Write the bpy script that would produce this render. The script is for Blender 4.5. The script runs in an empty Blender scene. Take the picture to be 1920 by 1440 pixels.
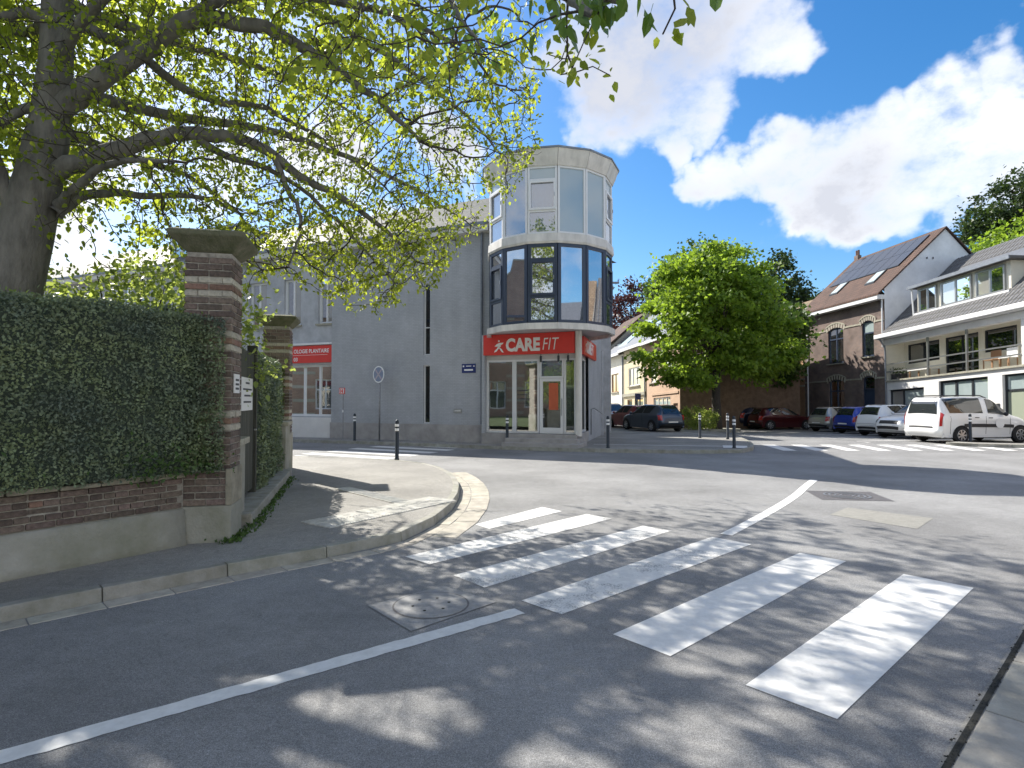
import bpy, bmesh, math, random
import numpy as np
from mathutils import Vector, Matrix
rnd = random.Random(7)
rng = np.random.default_rng(7)
R = math.radians
sc = bpy.context.scene
COL = sc.collection

# ------------------------------------------------------------------ camera, sky, sun, exposure
cam = bpy.data.objects.new('camera', bpy.data.cameras.new('camera'))
COL.objects.link(cam)
cam.location = (0, 0, 1.7)
cam.rotation_euler = (R(90 + 1.577), 0, 0)
cam.data.sensor_width = 36
cam.data.lens = 1090 / 1920 * 36
cam.data.clip_end = 6000
sc.camera = cam

SUN_EL, SUN_AZ = 41.5, 44.0            # elevation; degrees left of straight ahead
SUNV = Vector((-math.sin(R(SUN_AZ)) * math.cos(R(SUN_EL)), math.cos(R(SUN_AZ)) * math.cos(R(SUN_EL)), math.sin(R(SUN_EL))))
sun = bpy.data.objects.new('sun', bpy.data.lights.new('sun', 'SUN'))
COL.objects.link(sun)
sun.data.energy = 2.0
sun.data.angle = R(0.53)
sun.data.color = (1.0, 0.95, 0.86)
sun.rotation_euler = SUNV.to_track_quat('Z', 'Y').to_euler()

def build_world():
    w = bpy.data.worlds.new('World')
    sc.world = w
    w.use_nodes = True
    nt = w.node_tree
    nt.nodes.clear()
    N = lambda t, **k: _n(nt, t, **k)
    out = N('ShaderNodeOutputWorld'); bg = N('ShaderNodeBackground')
    bg.inputs['Strength'].default_value = 0.13
    sky = N('ShaderNodeTexSky'); sky.sky_type = 'NISHITA'; sky.sun_disc = False
    sky.sun_elevation = R(SUN_EL); sky.sun_rotation = R(-SUN_AZ)
    sky.air_density = 1.0; sky.dust_density = 0.8; sky.ozone_density = 2.5
    hs = N('ShaderNodeHueSaturation'); hs.inputs['Saturation'].default_value = 1.38; hs.inputs['Value'].default_value = 0.32
    nt.links.new(sky.outputs[0], hs.inputs['Color'])
    tc = N('ShaderNodeTexCoord')
    nrm = N('ShaderNodeVectorMath', operation='NORMALIZE'); nt.links.new(tc.outputs['Generated'], nrm.inputs[0])
    V = nrm.outputs[0]
    def m(op, a, b=None, clamp=False):
        n = N('ShaderNodeMath', operation=op); n.use_clamp = clamp
        for i, s in enumerate((a, b)):
            if s is None: continue
            if isinstance(s, (int, float)): n.inputs[i].default_value = s
            else: nt.links.new(s, n.inputs[i])
        return n.outputs[0]
    def noise(scale, detail, rough, off=(0, 0, 0), stretch=(1, 1, 1.5)):
        mp = N('ShaderNodeMapping'); mp.inputs['Location'].default_value = off; mp.inputs['Scale'].default_value = stretch
        nt.links.new(V, mp.inputs[0])
        n = N('ShaderNodeTexNoise'); n.inputs['Scale'].default_value = scale; n.inputs['Detail'].default_value = detail
        n.inputs['Roughness'].default_value = rough
        nt.links.new(mp.outputs[0], n.inputs['Vector'])
        return n.outputs['Fac']
    # cumulus banks: direction (x, y, z), cosine-radius in degrees, weight
    banks = [((0.134, 0.844, 0.519), 4.6, 1.0), ((0.214, 0.818, 0.534), 5.2, 1.0), ((0.289, 0.794, 0.534), 4.6, 1.0), ((0.179, 0.873, 0.454), 4.4, 1.0), ((0.251, 0.842, 0.478), 4.4, 1.0), ((0.338, 0.788, 0.515), 3.0, 1.0), ((0.142, 0.896, 0.42), 2.0, 1.0), ((0.221, 0.881, 0.417), 2.7, 1.0), ((0.274, 0.896, 0.349), 2.5, 1.0), ((0.328, 0.873, 0.36), 3.1, 1.0), ((0.399, 0.843, 0.36), 3.1, 1.0), ((0.462, 0.816, 0.348), 3.7, 1.0), ((0.52, 0.779, 0.35), 3.5, 1.0), ((0.573, 0.734, 0.365), 4.0, 1.0), ((0.597, 0.689, 0.411), 2.5, 1.0), ((0.452, 0.842, 0.296), 3.5, 1.0), ((0.523, 0.807, 0.273), 3.7, 1.0), ((0.58, 0.764, 0.283), 3.9, 1.0), ((0.629, 0.722, 0.288), 4.3, 1.0), ((0.441, 0.86, 0.258), 1.6, 1.0), ((0.506, 0.829, 0.238), 1.8, 1.0), ((0.569, 0.789, 0.233), 1.9, 1.0), ((-0.094, 0.925, 0.369), 2.4, 1.0), ((-0.42, 0.838, 0.35), 3.5, 1.0), ((-0.28, 0.889, 0.363), 3.1, 1.0), ((-0.54, 0.766, 0.348), 4.3, 1.0), ((-0.636, 0.73, 0.25), 5.7, 1.0), ((-0.208, 0.938, 0.277), 2.9, 1.0), ((-0.701, 0.622, 0.348), 5.3, 1.0), ((0.708, 0.641, 0.297), 5.5, 1.0), ((0.027, 0.728, 0.685), 5.1, 1.0), ((0.436, 0.625, 0.648), 4.6, 1.0), ((-0.75, -0.3, 0.45), 20, 0.9), ((0.3, -0.8, 0.5), 22, 0.9), ((-0.4, -0.8, 0.3), 16, 0.9), ((0.85, -0.35, 0.3), 16, 0.9), ((0.2, 0.1, 0.95), 14, 0.9), ((0.9, 0.1, 0.5), 14, 0.9), ((-0.5, 0.1, 0.85), 15, 0.9), ((0.1, -0.5, 0.85), 15, 0.9), ((-0.2, 0.55, 0.8), 12, 0.9), ((0.5, 0.4, 0.8), 10, 0.9), ((-0.9, 0.1, 0.35), 16, 0.9), ((0.6, -0.5, 0.6), 14, 0.9), ((-0.6, -0.5, 0.7), 13, 0.9), ((0, -0.95, 0.25), 15, 0.9)]  # some of the wide banks out of view are added for fill light
    # billow the banks: push the direction about with noise before measuring it against the bank centres
    VV = V
    for sc_, amp in ((3.2, .20), (9.0, .13), (24.0, .06), (60.0, .02)):
        nz_ = N('ShaderNodeTexNoise'); nz_.inputs['Scale'].default_value = sc_; nz_.inputs['Detail'].default_value = 3; nt.links.new(V, nz_.inputs['Vector'])
        ma = N('ShaderNodeVectorMath', operation='MULTIPLY_ADD'); nt.links.new(nz_.outputs['Color'], ma.inputs[0]); ma.inputs[1].default_value = (amp,) * 3
        ad = N('ShaderNodeVectorMath', operation='ADD'); nt.links.new(VV, ad.inputs[0]); ad.inputs[1].default_value = (-amp / 2,) * 3
        nt.links.new(ad.outputs[0], ma.inputs[2]); VV = ma.outputs[0]
    nv_ = N('ShaderNodeVectorMath', operation='NORMALIZE'); nt.links.new(VV, nv_.inputs[0]); VW = nv_.outputs[0]
    acc = None
    for d, r, wt in banks:
        v = Vector(d).normalized()
        dp = N('ShaderNodeVectorMath', operation='DOT_PRODUCT'); nt.links.new(VW, dp.inputs[0]); dp.inputs[1].default_value = v
        mr = N('ShaderNodeMapRange'); mr.interpolation_type = 'SMOOTHSTEP'
        nt.links.new(dp.outputs['Value'], mr.inputs['Value'])
        mr.inputs['From Min'].default_value = math.cos(R(r * 1.45)); mr.inputs['From Max'].default_value = math.cos(R(r * 0.45))
        mr.inputs['To Min'].default_value = 0; mr.inputs['To Max'].default_value = wt
        acc = mr.outputs[0] if acc is None else m('MAXIMUM', acc, mr.outputs[0])
    n1 = noise(7.5, 10, 0.62)
    n2 = noise(2.2, 4, 0.5, (3.1, 1.7, 0.4))
    # density = bank mask + billowing noise
    dens = m('ADD', m('MULTIPLY', acc, 0.72), m('MULTIPLY', m('SUBTRACT', n1, 0.5), 1.5))
    mr = N('ShaderNodeMapRange'); mr.interpolation_type = 'SMOOTHSTEP'
    nt.links.new(dens, mr.inputs['Value'])
    mr.inputs['From Min'].default_value = 0.16; mr.inputs['From Max'].default_value = 0.92
    cover = mr.outputs[0]
    # thick parts go grey-blue, rims stay white
    thick = N('ShaderNodeMapRange'); nt.links.new(m('ADD', dens, m('MULTIPLY', m('SUBTRACT', n2, 0.5), 1.6)), thick.inputs['Value'])
    thick.inputs['From Min'].default_value = 0.40; thick.inputs['From Max'].default_value = 0.98
    cc = N('ShaderNodeMixRGB'); nt.links.new(thick.outputs[0], cc.inputs[0])
    cc.inputs[1].default_value = (2.25, 2.25, 2.27, 1); cc.inputs[2].default_value = (1.25, 1.30, 1.45, 1)
    mx = N('ShaderNodeMixRGB'); nt.links.new(cover, mx.inputs[0])
    nt.links.new(hs.outputs[0], mx.inputs[1]); nt.links.new(cc.outputs[0], mx.inputs[2])
    nt.links.new(mx.outputs[0], bg.inputs['Color'])
    nt.links.new(bg.outputs[0], out.inputs['Surface'])

def _n(nt, t, **k):
    n = nt.nodes.new(t)
    for a, b in k.items(): setattr(n, a, b)
    return n
build_world()
sc.view_settings.view_transform = 'Standard'
sc.view_settings.look = 'None'
sc.view_settings.exposure = 2.2
sc.view_settings.gamma = 1.0
sc.view_settings.use_curve_mapping = False
sc.render.engine = 'CYCLES'
sc.cycles.use_denoising = True
sc.cycles.max_bounces = 8
sc.cycles.transparent_max_bounces = 16
sc.cycles.sample_clamp_indirect = 6.0

# ------------------------------------------------------------------ materials
def newmat(name):
    m = bpy.data.materials.new(name); m.use_nodes = True
    nt = m.node_tree
    b = nt.nodes['Principled BSDF']
    return m, nt, b

def mat(name, col, rough=0.7, var=0.0, scale=8.0, bump=0.0, metal=0.0, spec=0.5, coat=0.0, objvar=0.0, col2=None, bscale=None, detail=6, stretch=(1, 1, 1), emit=None):
    m, nt, b = newmat(name)
    L = nt.links.new
    b.inputs['Roughness'].default_value = rough; b.inputs['Metallic'].default_value = metal
    b.inputs['Specular IOR Level'].default_value = spec
    b.inputs['Coat Weight'].default_value = coat; b.inputs['Coat Roughness'].default_value = 0.04
    c = (*col, 1)
    b.inputs['Base Color'].default_value = c
    cur = None
    if var > 0 or col2 or bump > 0:
        tc = _n(nt, 'ShaderNodeTexCoord'); mp = _n(nt, 'ShaderNodeMapping'); mp.inputs['Scale'].default_value = stretch
        L(tc.outputs['Object'], mp.inputs[0])
        nz = _n(nt, 'ShaderNodeTexNoise'); nz.inputs['Scale'].default_value = scale; nz.inputs['Detail'].default_value = detail
        nz.inputs['Roughness'].default_value = 0.65
        L(mp.outputs[0], nz.inputs['Vector'])
    if var > 0 or col2:
        c2 = col2 or tuple(x * (1 - var) for x in col)
        c1 = col if col2 else tuple(min(1, x * (1 + var * .6)) for x in col)
        mr = _n(nt, 'ShaderNodeMapRange'); mr.inputs['From Min'].default_value = .32; mr.inputs['From Max'].default_value = .68
        L(nz.outputs['Fac'], mr.inputs['Value'])
        mx = _n(nt, 'ShaderNodeMixRGB'); L(mr.outputs[0], mx.inputs[0])
        mx.inputs[1].default_value = (*c1, 1); mx.inputs[2].default_value = (*c2, 1)
        cur = mx.outputs[0]
    if objvar > 0:
        oi = _n(nt, 'ShaderNodeObjectInfo'); hs = _n(nt, 'ShaderNodeHueSaturation')
        mr = _n(nt, 'ShaderNodeMapRange'); mr.inputs['To Min'].default_value = 1 - objvar; mr.inputs['To Max'].default_value = 1 + objvar
        L(oi.outputs['Random'], mr.inputs['Value']); L(mr.outputs[0], hs.inputs['Value'])
        mh = _n(nt, 'ShaderNodeMapRange'); mh.inputs['To Min'].default_value = .485; mh.inputs['To Max'].default_value = .515
        ad = _n(nt, 'ShaderNodeMath', operation='FRACT'); mu = _n(nt, 'ShaderNodeMath', operation='MULTIPLY'); mu.inputs[1].default_value = 7.13
        L(oi.outputs['Random'], mu.inputs[0]); L(mu.outputs[0], ad.inputs[0]); L(ad.outputs[0], mh.inputs['Value']); L(mh.outputs[0], hs.inputs['Hue'])
        if cur: L(cur, hs.inputs['Color'])
        else: hs.inputs['Color'].default_value = c
        cur = hs.outputs[0]
    if cur: L(cur, b.inputs['Base Color'])
    if bump > 0:
        bp = _n(nt, 'ShaderNodeBump'); bp.inputs['Strength'].default_value = bump; bp.inputs['Distance'].default_value = .02
        if bscale:
            nb = _n(nt, 'ShaderNodeTexNoise'); nb.inputs['Scale'].default_value = bscale; nb.inputs['Detail'].default_value = 5
            L(mp.outputs[0], nb.inputs['Vector']); L(nb.outputs['Fac'], bp.inputs['Height'])
        else: L(nz.outputs['Fac'], bp.inputs['Height'])
        L(bp.outputs[0], b.inputs['Normal'])
    if emit:
        b.inputs['Emission Color'].default_value = (*emit[0], 1); b.inputs['Emission Strength'].default_value = emit[1]
    return m

def leafmat(name, c1, c2, trans, tfac=0.45, rough=0.45, mottle=0):
    m = bpy.data.materials.new(name); m.use_nodes = True
    nt = m.node_tree; nt.nodes.clear(); L = nt.links.new
    g = _n(nt, 'ShaderNodeNewGeometry'); mx = _n(nt, 'ShaderNodeMixRGB'); L(g.outputs['Random Per Island'], mx.inputs[0])
    mx.inputs[1].default_value = (*c1, 1); mx.inputs[2].default_value = (*c2, 1)
    b = _n(nt, 'ShaderNodeBsdfPrincipled'); b.inputs['Roughness'].default_value = rough; b.inputs['Specular IOR Level'].default_value = .35
    if mottle:      # older and younger growth in patches
        tc = _n(nt, 'ShaderNodeTexCoord'); nz = _n(nt, 'ShaderNodeTexNoise'); nz.inputs['Scale'].default_value = 2.6; nz.inputs['Detail'].default_value = 4; L(tc.outputs['Object'], nz.inputs['Vector'])
        mm = _n(nt, 'ShaderNodeMapRange'); L(nz.outputs['Fac'], mm.inputs['Value']); mm.inputs['From Min'].default_value = .35; mm.inputs['From Max'].default_value = .65
        m3 = _n(nt, 'ShaderNodeMixRGB'); m3.blend_type = 'MULTIPLY'; m3.inputs[0].default_value = 1; L(mx.outputs[0], m3.inputs[1])
        m4 = _n(nt, 'ShaderNodeMixRGB'); L(mm.outputs[0], m4.inputs[0]); m4.inputs[1].default_value = (1 - mottle, 1 - mottle * .9, 1 - mottle * .7, 1); m4.inputs[2].default_value = (1 + mottle, 1 + mottle, 1 - mottle * .3, 1)
        L(m4.outputs[0], m3.inputs[2]); L(m3.outputs[0], b.inputs['Base Color'])
    else: L(mx.outputs[0], b.inputs['Base Color'])
    t = _n(nt, 'ShaderNodeBsdfTranslucent')
    mt = _n(nt, 'ShaderNodeMixRGB'); mt.blend_type = 'MULTIPLY'; mt.inputs[0].default_value = 0
    mv = _n(nt, 'ShaderNodeHueSaturation'); mr = _n(nt, 'ShaderNodeMapRange'); mr.inputs['To Min'].default_value = .6; mr.inputs['To Max'].default_value = 1.25
    L(g.outputs['Random Per Island'], mr.inputs['Value']); L(mr.outputs[0], mv.inputs['Value']); mv.inputs['Color'].default_value = (*trans, 1)
    L(mv.outputs[0], t.inputs['Color'])
    ms = _n(nt, 'ShaderNodeMixShader'); ms.inputs[0].default_value = tfac
    o = _n(nt, 'ShaderNodeOutputMaterial'); L(b.outputs[0], ms.inputs[1]); L(t.outputs[0], ms.inputs[2]); L(ms.outputs[0], o.inputs[0])
    return m

def glassmat(name, tint, refl, rough=0.02, see=0.0, gcol=(1, 1, 1), top=.95):
    """window glass: a sharp reflection over a dim interior tint, with 'see' of it letting the view through"""
    m = bpy.data.materials.new(name); m.use_nodes = True
    nt = m.node_tree; nt.nodes.clear(); L = nt.links.new
    d = _n(nt, 'ShaderNodeBsdfDiffuse'); d.inputs[0].default_value = (*tint, 1)
    tr = _n(nt, 'ShaderNodeBsdfTransparent'); tr.inputs[0].default_value = (.85, .9, .9, 1)
    ms = _n(nt, 'ShaderNodeMixShader'); ms.inputs[0].default_value = see; L(d.outputs[0], ms.inputs[1]); L(tr.outputs[0], ms.inputs[2])
    g = _n(nt, 'ShaderNodeBsdfGlossy'); g.inputs['Roughness'].default_value = rough; g.inputs[0].default_value = (*gcol, 1)
    lw = _n(nt, 'ShaderNodeLayerWeight'); lw.inputs[0].default_value = .35
    mr = _n(nt, 'ShaderNodeMapRange'); L(lw.outputs['Fresnel'], mr.inputs['Value']); mr.inputs['To Min'].default_value = refl; mr.inputs['To Max'].default_value = top
    m2 = _n(nt, 'ShaderNodeMixShader'); L(mr.outputs[0], m2.inputs[0]); L(ms.outputs[0], m2.inputs[1]); L(g.outputs[0], m2.inputs[2])
    tc = _n(nt, 'ShaderNodeTexCoord'); nz = _n(nt, 'ShaderNodeTexNoise'); nz.inputs['Scale'].default_value = .9
    L(tc.outputs['Object'], nz.inputs['Vector']); bp = _n(nt, 'ShaderNodeBump'); bp.inputs['Strength'].default_value = .012; bp.inputs['Distance'].default_value = .1
    L(nz.outputs['Fac'], bp.inputs['Height']); L(bp.outputs[0], g.inputs['Normal'])
    o = _n(nt, 'ShaderNodeOutputMaterial'); L(m2.outputs[0], o.inputs[0])
    return m

def asphaltmat(name, col, speck=.5, patch=.25):
    m, nt, b = newmat(name); L = nt.links.new
    tc = _n(nt, 'ShaderNodeTexCoord')
    def nz(s, d, r=.6):
        n = _n(nt, 'ShaderNodeTexNoise'); n.inputs['Scale'].default_value = s; n.inputs['Detail'].default_value = d; n.inputs['Roughness'].default_value = r
        L(tc.outputs['Object'], n.inputs['Vector']); return n.outputs['Fac']
    def mrange(x, a, bb, c, d):
        n = _n(nt, 'ShaderNodeMapRange'); L(x, n.inputs['Value'])
        for k, v in zip(('From Min', 'From Max', 'To Min', 'To Max'), (a, bb, c, d)): n.inputs[k].default_value = v
        return n.outputs[0]
    def mul(a, c):
        n = _n(nt, 'ShaderNodeMath', operation='MULTIPLY'); L(a, n.inputs[0]); L(c, n.inputs[1]); return n.outputs[0]
    fine = mul(mrange(nz(150, 2, .8), .35, .68, 1 - speck, 1 + speck), mrange(nz(48, 4, .85), .36, .64, 1 - speck * .5, 1 + speck * .5))
    mid = mrange(nz(9, 5, .7), .3, .7, .86, 1.12)
    big = mrange(nz(.45, 4), .35, .65, 1 - patch, 1 + patch * .6)
    vo = _n(nt, 'ShaderNodeTexVoronoi'); vo.feature = 'DISTANCE_TO_EDGE'; vo.inputs['Scale'].default_value = .33
    wv = _n(nt, 'ShaderNodeVectorMath', operation='ADD'); ns = _n(nt, 'ShaderNodeTexNoise'); ns.inputs['Scale'].default_value = 1.1; ns.inputs['Detail'].default_value = 6
    L(tc.outputs['Object'], ns.inputs['Vector']); L(tc.outputs['Object'], wv.inputs[0]); L(ns.outputs['Color'], wv.inputs[1]); L(wv.outputs[0], vo.inputs['Vector'])
    crack = mrange(vo.outputs['Distance'], 0.001, .004, .90, 1.0)
    v = mul(mul(fine, mid), mul(big, crack))
    hs = _n(nt, 'ShaderNodeHueSaturation'); hs.inputs['Color'].default_value = (*col, 1); L(v, hs.inputs['Value'])
    L(hs.outputs[0], b.inputs['Base Color'])
    b.inputs['Roughness'].default_value = .78; b.inputs['Specular IOR Level'].default_value = .35
    bp = _n(nt, 'ShaderNodeBump'); bp.inputs['Strength'].default_value = .5; bp.inputs['Distance'].default_value = .006
    L(nz(140, 3, .8), bp.inputs['Height']); L(bp.outputs[0], b.inputs['Normal'])
    return m

def paintmat(name, col, wear=.5):
    """road paint that has worn through to the tarmac in places"""
    m, nt, b = newmat(name); L = nt.links.new
    tc = _n(nt, 'ShaderNodeTexCoord')
    def nz(s, d, r=.7):
        n = _n(nt, 'ShaderNodeTexNoise'); n.inputs['Scale'].default_value = s; n.inputs['Detail'].default_value = d; n.inputs['Roughness'].default_value = r
        L(tc.outputs['Object'], n.inputs['Vector']); return n.outputs['Fac']
    a = _n(nt, 'ShaderNodeMath', operation='MULTIPLY'); L(nz(1.7, 3), a.inputs[0]); L(nz(55, 4, .8), a.inputs[1])
    mr = _n(nt, 'ShaderNodeMapRange'); L(a.outputs[0], mr.inputs['Value']); mr.inputs['From Min'].default_value = .24 + .2 * (1 - wear); mr.inputs['From Max'].default_value = .30 + .22 * (1 - wear)
    d = nz(12, 6); md = _n(nt, 'ShaderNodeMapRange'); L(d, md.inputs['Value']); md.inputs['From Min'].default_value = .3; md.inputs['From Max'].default_value = .7
    mx = _n(nt, 'ShaderNodeMixRGB'); L(md.outputs[0], mx.inputs[0]); mx.inputs[1].default_value = (*[c * .78 for c in col], 1); mx.inputs[2].default_value = (*col, 1)
    m2 = _n(nt, 'ShaderNodeMixRGB'); inv = _n(nt, 'ShaderNodeMath', operation='MULTIPLY'); L(mr.outputs[0], inv.inputs[0]); inv.inputs[1].default_value = .8
    L(inv.outputs[0], m2.inputs[0]); L(mx.outputs[0], m2.inputs[1]); m2.inputs[2].default_value = (.17, .17, .175, 1)
    L(m2.outputs[0], b.inputs['Base Color']); b.inputs['Roughness'].default_value = .65
    bp = _n(nt, 'ShaderNodeBump'); bp.inputs['Strength'].default_value = .4; bp.inputs['Distance'].default_value = .004
    L(nz(140, 3, .8), bp.inputs['Height']); L(bp.outputs[0], b.inputs['Normal'])
    return m

def tilemat(name, c1, c2, mortar, bw, bh, msize=.01, rough=.8, bump=.4, basis=((1, 0, 0), (0, 0, 1)), var=.25, streak=.05):
    """small courses (too small to pick apart): basis = the two world directions the courses run along"""
    m, nt, b = newmat(name); L = nt.links.new
    tc = _n(nt, 'ShaderNodeTexCoord')
    def dot(v):
        n = _n(nt, 'ShaderNodeVectorMath', operation='DOT_PRODUCT'); L(tc.outputs['Object'], n.inputs[0]); n.inputs[1].default_value = v; return n.outputs['Value']
    cb = _n(nt, 'ShaderNodeCombineXYZ'); L(dot(basis[0]), cb.inputs[0]); L(dot(basis[1]), cb.inputs[1])
    br = _n(nt, 'ShaderNodeTexBrick'); L(cb.outputs[0], br.inputs['Vector'])
    br.inputs['Scale'].default_value = 1.0; br.inputs['Brick Width'].default_value = bw; br.inputs['Row Height'].default_value = bh
    br.inputs['Mortar Size'].default_value = msize; br.inputs['Mortar Smooth'].default_value = .2
    br.inputs['Color1'].default_value = (*c1, 1); br.inputs['Color2'].default_value = (*c2, 1); br.inputs['Mortar'].default_value = (*mortar, 1)
    nz = _n(nt, 'ShaderNodeTexNoise'); nz.inputs['Scale'].default_value = .9; nz.inputs['Detail'].default_value = 7; nz.inputs['Roughness'].default_value = .7
    L(tc.outputs['Object'], nz.inputs['Vector'])
    mr = _n(nt, 'ShaderNodeMapRange'); L(nz.outputs['Fac'], mr.inputs['Value']); mr.inputs['From Min'].default_value = .3; mr.inputs['From Max'].default_value = .7
    mr.inputs['To Min'].default_value = 1 - var; mr.inputs['To Max'].default_value = 1 + var
    mp = _n(nt, 'ShaderNodeMapping'); mp.inputs['Scale'].default_value = (3.2, 3.2, .12); L(tc.outputs['Object'], mp.inputs[0])
    n2 = _n(nt, 'ShaderNodeTexNoise'); n2.inputs['Scale'].default_value = 1.0; n2.inputs['Detail'].default_value = 5; L(mp.outputs[0], n2.inputs['Vector'])
    r2 = _n(nt, 'ShaderNodeMapRange'); L(n2.outputs['Fac'], r2.inputs['Value']); r2.inputs['From Min'].default_value = .3; r2.inputs['From Max'].default_value = .7; r2.inputs['To Min'].default_value = 1 - streak; r2.inputs['To Max'].default_value = 1 + streak * .6
    ml = _n(nt, 'ShaderNodeMath', operation='MULTIPLY'); L(mr.outputs[0], ml.inputs[0]); L(r2.outputs[0], ml.inputs[1])
    hs = _n(nt, 'ShaderNodeHueSaturation'); L(br.outputs['Color'], hs.inputs['Color']); L(ml.outputs[0], hs.inputs['Value'])
    L(hs.outputs[0], b.inputs['Base Color']); b.inputs['Roughness'].default_value = rough; b.inputs['Specular IOR Level'].default_value = .3
    bp = _n(nt, 'ShaderNodeBump'); bp.inputs['Strength'].default_value = bump; bp.inputs['Distance'].default_value = .01; bp.invert = True
    L(br.outputs['Fac'], bp.inputs['Height']); L(bp.outputs[0], b.inputs['Normal'])
    return m

M = {}
M['asphalt'] = asphaltmat('asphalt', (.25, .248, .245))
M['asphalt_path'] = asphaltmat('asphalt_path', (.28, .268, .245), speck=.35)
M['asphalt_patch'] = asphaltmat('asphalt_patch', (.285, .277, .25), speck=.25, patch=.1)
M['paint'] = paintmat('road_paint', (.78, .77, .74), .32)
M['paint_worn'] = paintmat('road_paint_worn', (.74, .73, .70), .82)
M['paint_line'] = paintmat('road_paint_line', (.72, .72, .70), .35)
M['kerb'] = mat('kerb_concrete', (.37, .36, .325), .85, .0, 4, .5, col2=(.22, .215, .17), objvar=.08, bscale=60)
M['gutter'] = mat('gutter_concrete', (.42, .39, .325), .85, .3, 5, .4, objvar=.09, bscale=60)
M['slab'] = mat('paving_slab', (.33, .315, .275), .85, .25, 4, .4, objvar=.05, bscale=80)
M['tactile'] = mat('tactile_concrete', (.5, .49, .45), .85, .25, 9, .3, objvar=.07)
M['black_soil'] = mat('joint_grit', (.03, .03, .025), .95, .5, 60, .8)
M['iron'] = mat('cast_iron', (.16, .15, .15), .6, .35, 30, .4, metal=.5)
M['manhole_conc'] = mat('manhole_concrete', (.285, .282, .278), .8, .2, 14, .4, bscale=90)
M['render_moss'] = mat('mossy_render', (.37, .36, .32), .92, .0, 1.6, .5, col2=(.22, .22, .165), bscale=35)
M['mortar'] = mat('mortar', (.34, .315, .27), .95, .4, 18, .5)
M['brick_dark'] = mat('old_brick', (.155, .118, .098), .9, .45, 30, .6, objvar=.38)
M['brick_red'] = mat('red_brick', (.22, .135, .10), .9, .35, 30, .6, objvar=.22)
M['brick_cream'] = mat('cream_brick', (.43, .40, .325), .88, .25, 24, .5, objvar=.13)
M['cap'] = mat('mossy_stone_cap', (.165, .155, .105), .95, 0, 5, .8, col2=(.075, .085, .04), bscale=30)
M['stone'] = mat('weathered_stone', (.30, .275, .21), .92, .4, 4, .6, bscale=40)
M['coping'] = mat('grey_coping', (.36, .34, .27), .9, .35, 9, .5)
M['gatewood'] = mat('dark_gate_wood', (.055, .058, .045), .75, .4, 9, .4, stretch=(1, 1, .12), objvar=.15)
M['plate'] = mat('white_plate', (.78, .78, .77), .4)
M['ink'] = mat('dark_ink', (.05, .05, .06), .6)
M['blue_ink'] = mat('blue_plate', (.02, .035, .15), .35)
M['bark'] = mat('bark', (.175, .165, .15), .95, .45, 6, 1.0, stretch=(1, 1, .35), bscale=22)
M['twig'] = mat('twig_bark', (.05, .042, .034), .9)
M['bark_dark'] = mat('dark_bark', (.06, .05, .042), .95, .4, 8, .8)
M['leaf_spring'] = leafmat('spring_leaf', (.085, .145, .02), (.14, .175, .03), (.50, .58, .05), .55)
M['leaf_near'] = leafmat('near_leaf', (.06, .13, .022), (.09, .16, .03), (.26, .42, .05), .38, .35)
M['leaf_shrub'] = leafmat('shrub_leaf', (.12, .19, .05), (.18, .24, .08), (.5, .6, .12), .48, .4)
M['leaf_hedge'] = leafmat('hedge_leaf', (.16, .205, .15), (.22, .265, .19), (.13, .18, .08), .18, .5, .28)
M['leaf_hedge_new'] = leafmat('hedge_leaf_new', (.06, .12, .03), (.09, .15, .045), (.10, .18, .03), .22, .5)
M['leaf_lime'] = leafmat('lime_leaf', (.09, .17, .02), (.16, .23, .03), (.40, .58, .05), .42, .5)
M['leaf_green'] = leafmat('green_leaf', (.04, .085, .018), (.07, .12, .025), (.14, .24, .03), .3, .5)
M['leaf_dark'] = leafmat('dark_leaf', (.025, .05, .018), (.045, .075, .022), (.08, .13, .025), .25, .5)
M['leaf_copper'] = leafmat('copper_leaf', (.045, .022, .026), (.075, .035, .034), (.11, .03, .03), .22, .5)
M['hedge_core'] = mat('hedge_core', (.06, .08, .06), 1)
M['ivy_light'] = leafmat('ivy_light', (.075, .11, .022), (.10, .13, .03), (.12, .17, .02), .2, .6)
cU = Vector((-.92, .39, 0)).normalized()
M['care_wall'] = tilemat('grey_small_tile', (.43, .44, .46), (.39, .40, .42), (.35, .36, .375), .16, .06, .008, .8, .2, (cU, (0, 0, 1)), .12)
M['care_wall2'] = tilemat('grey_small_tile_side', (.43, .44, .46), (.39, .40, .42), (.35, .36, .375), .16, .06, .008, .8, .2, ((.256, .967, 0), (0, 0, 1)), .12)
M['care_render'] = mat('grey_render', (.44, .45, .47), .85, .22, 2, .2, bscale=60)
M['care_plinth'] = mat('plinth_concrete', (.38, .36, .345), .85, .22, 2.2, .25, bscale=50)
M['fascia'] = mat('white_fascia', (.66, .64, .60), .6, .12, 5)
M['slate'] = tilemat('slate_roof', (.12, .12, .105), (.075, .08, .072), (.04, .04, .036), .28, .20, .012, .7, .6, (cU, (0.39 * .64, .92 * .64, .77)), .3)
M['white_frame'] = mat('white_frame', (.74, .74, .74), .35)
M['tower_panel'] = mat('tower_panel', (.68, .65, .60), .5, .22, 3, stretch=(1, 1, .3))
M['zinc'] = mat('zinc_edge', (.22, .24, .27), .45, .2, 6, metal=.4)
M['navy_frame'] = mat('navy_frame', (.035, .05, .085), .4)
M['soffit'] = mat('soffit', (.55, .54, .52), .8, .1, 3)
M['glass_blind'] = glassmat('glass_blind', (.34, .41, .44), .10, top=.5)
M['glass_deep'] = glassmat('glass_deep', (.06, .10, .16), .28)
M['glass_tower'] = glassmat('glass_tower', (.07, .08, .11), .52)
M['glass_shop'] = glassmat('glass_shop', (.05, .055, .05), .36, see=.8)
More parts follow.
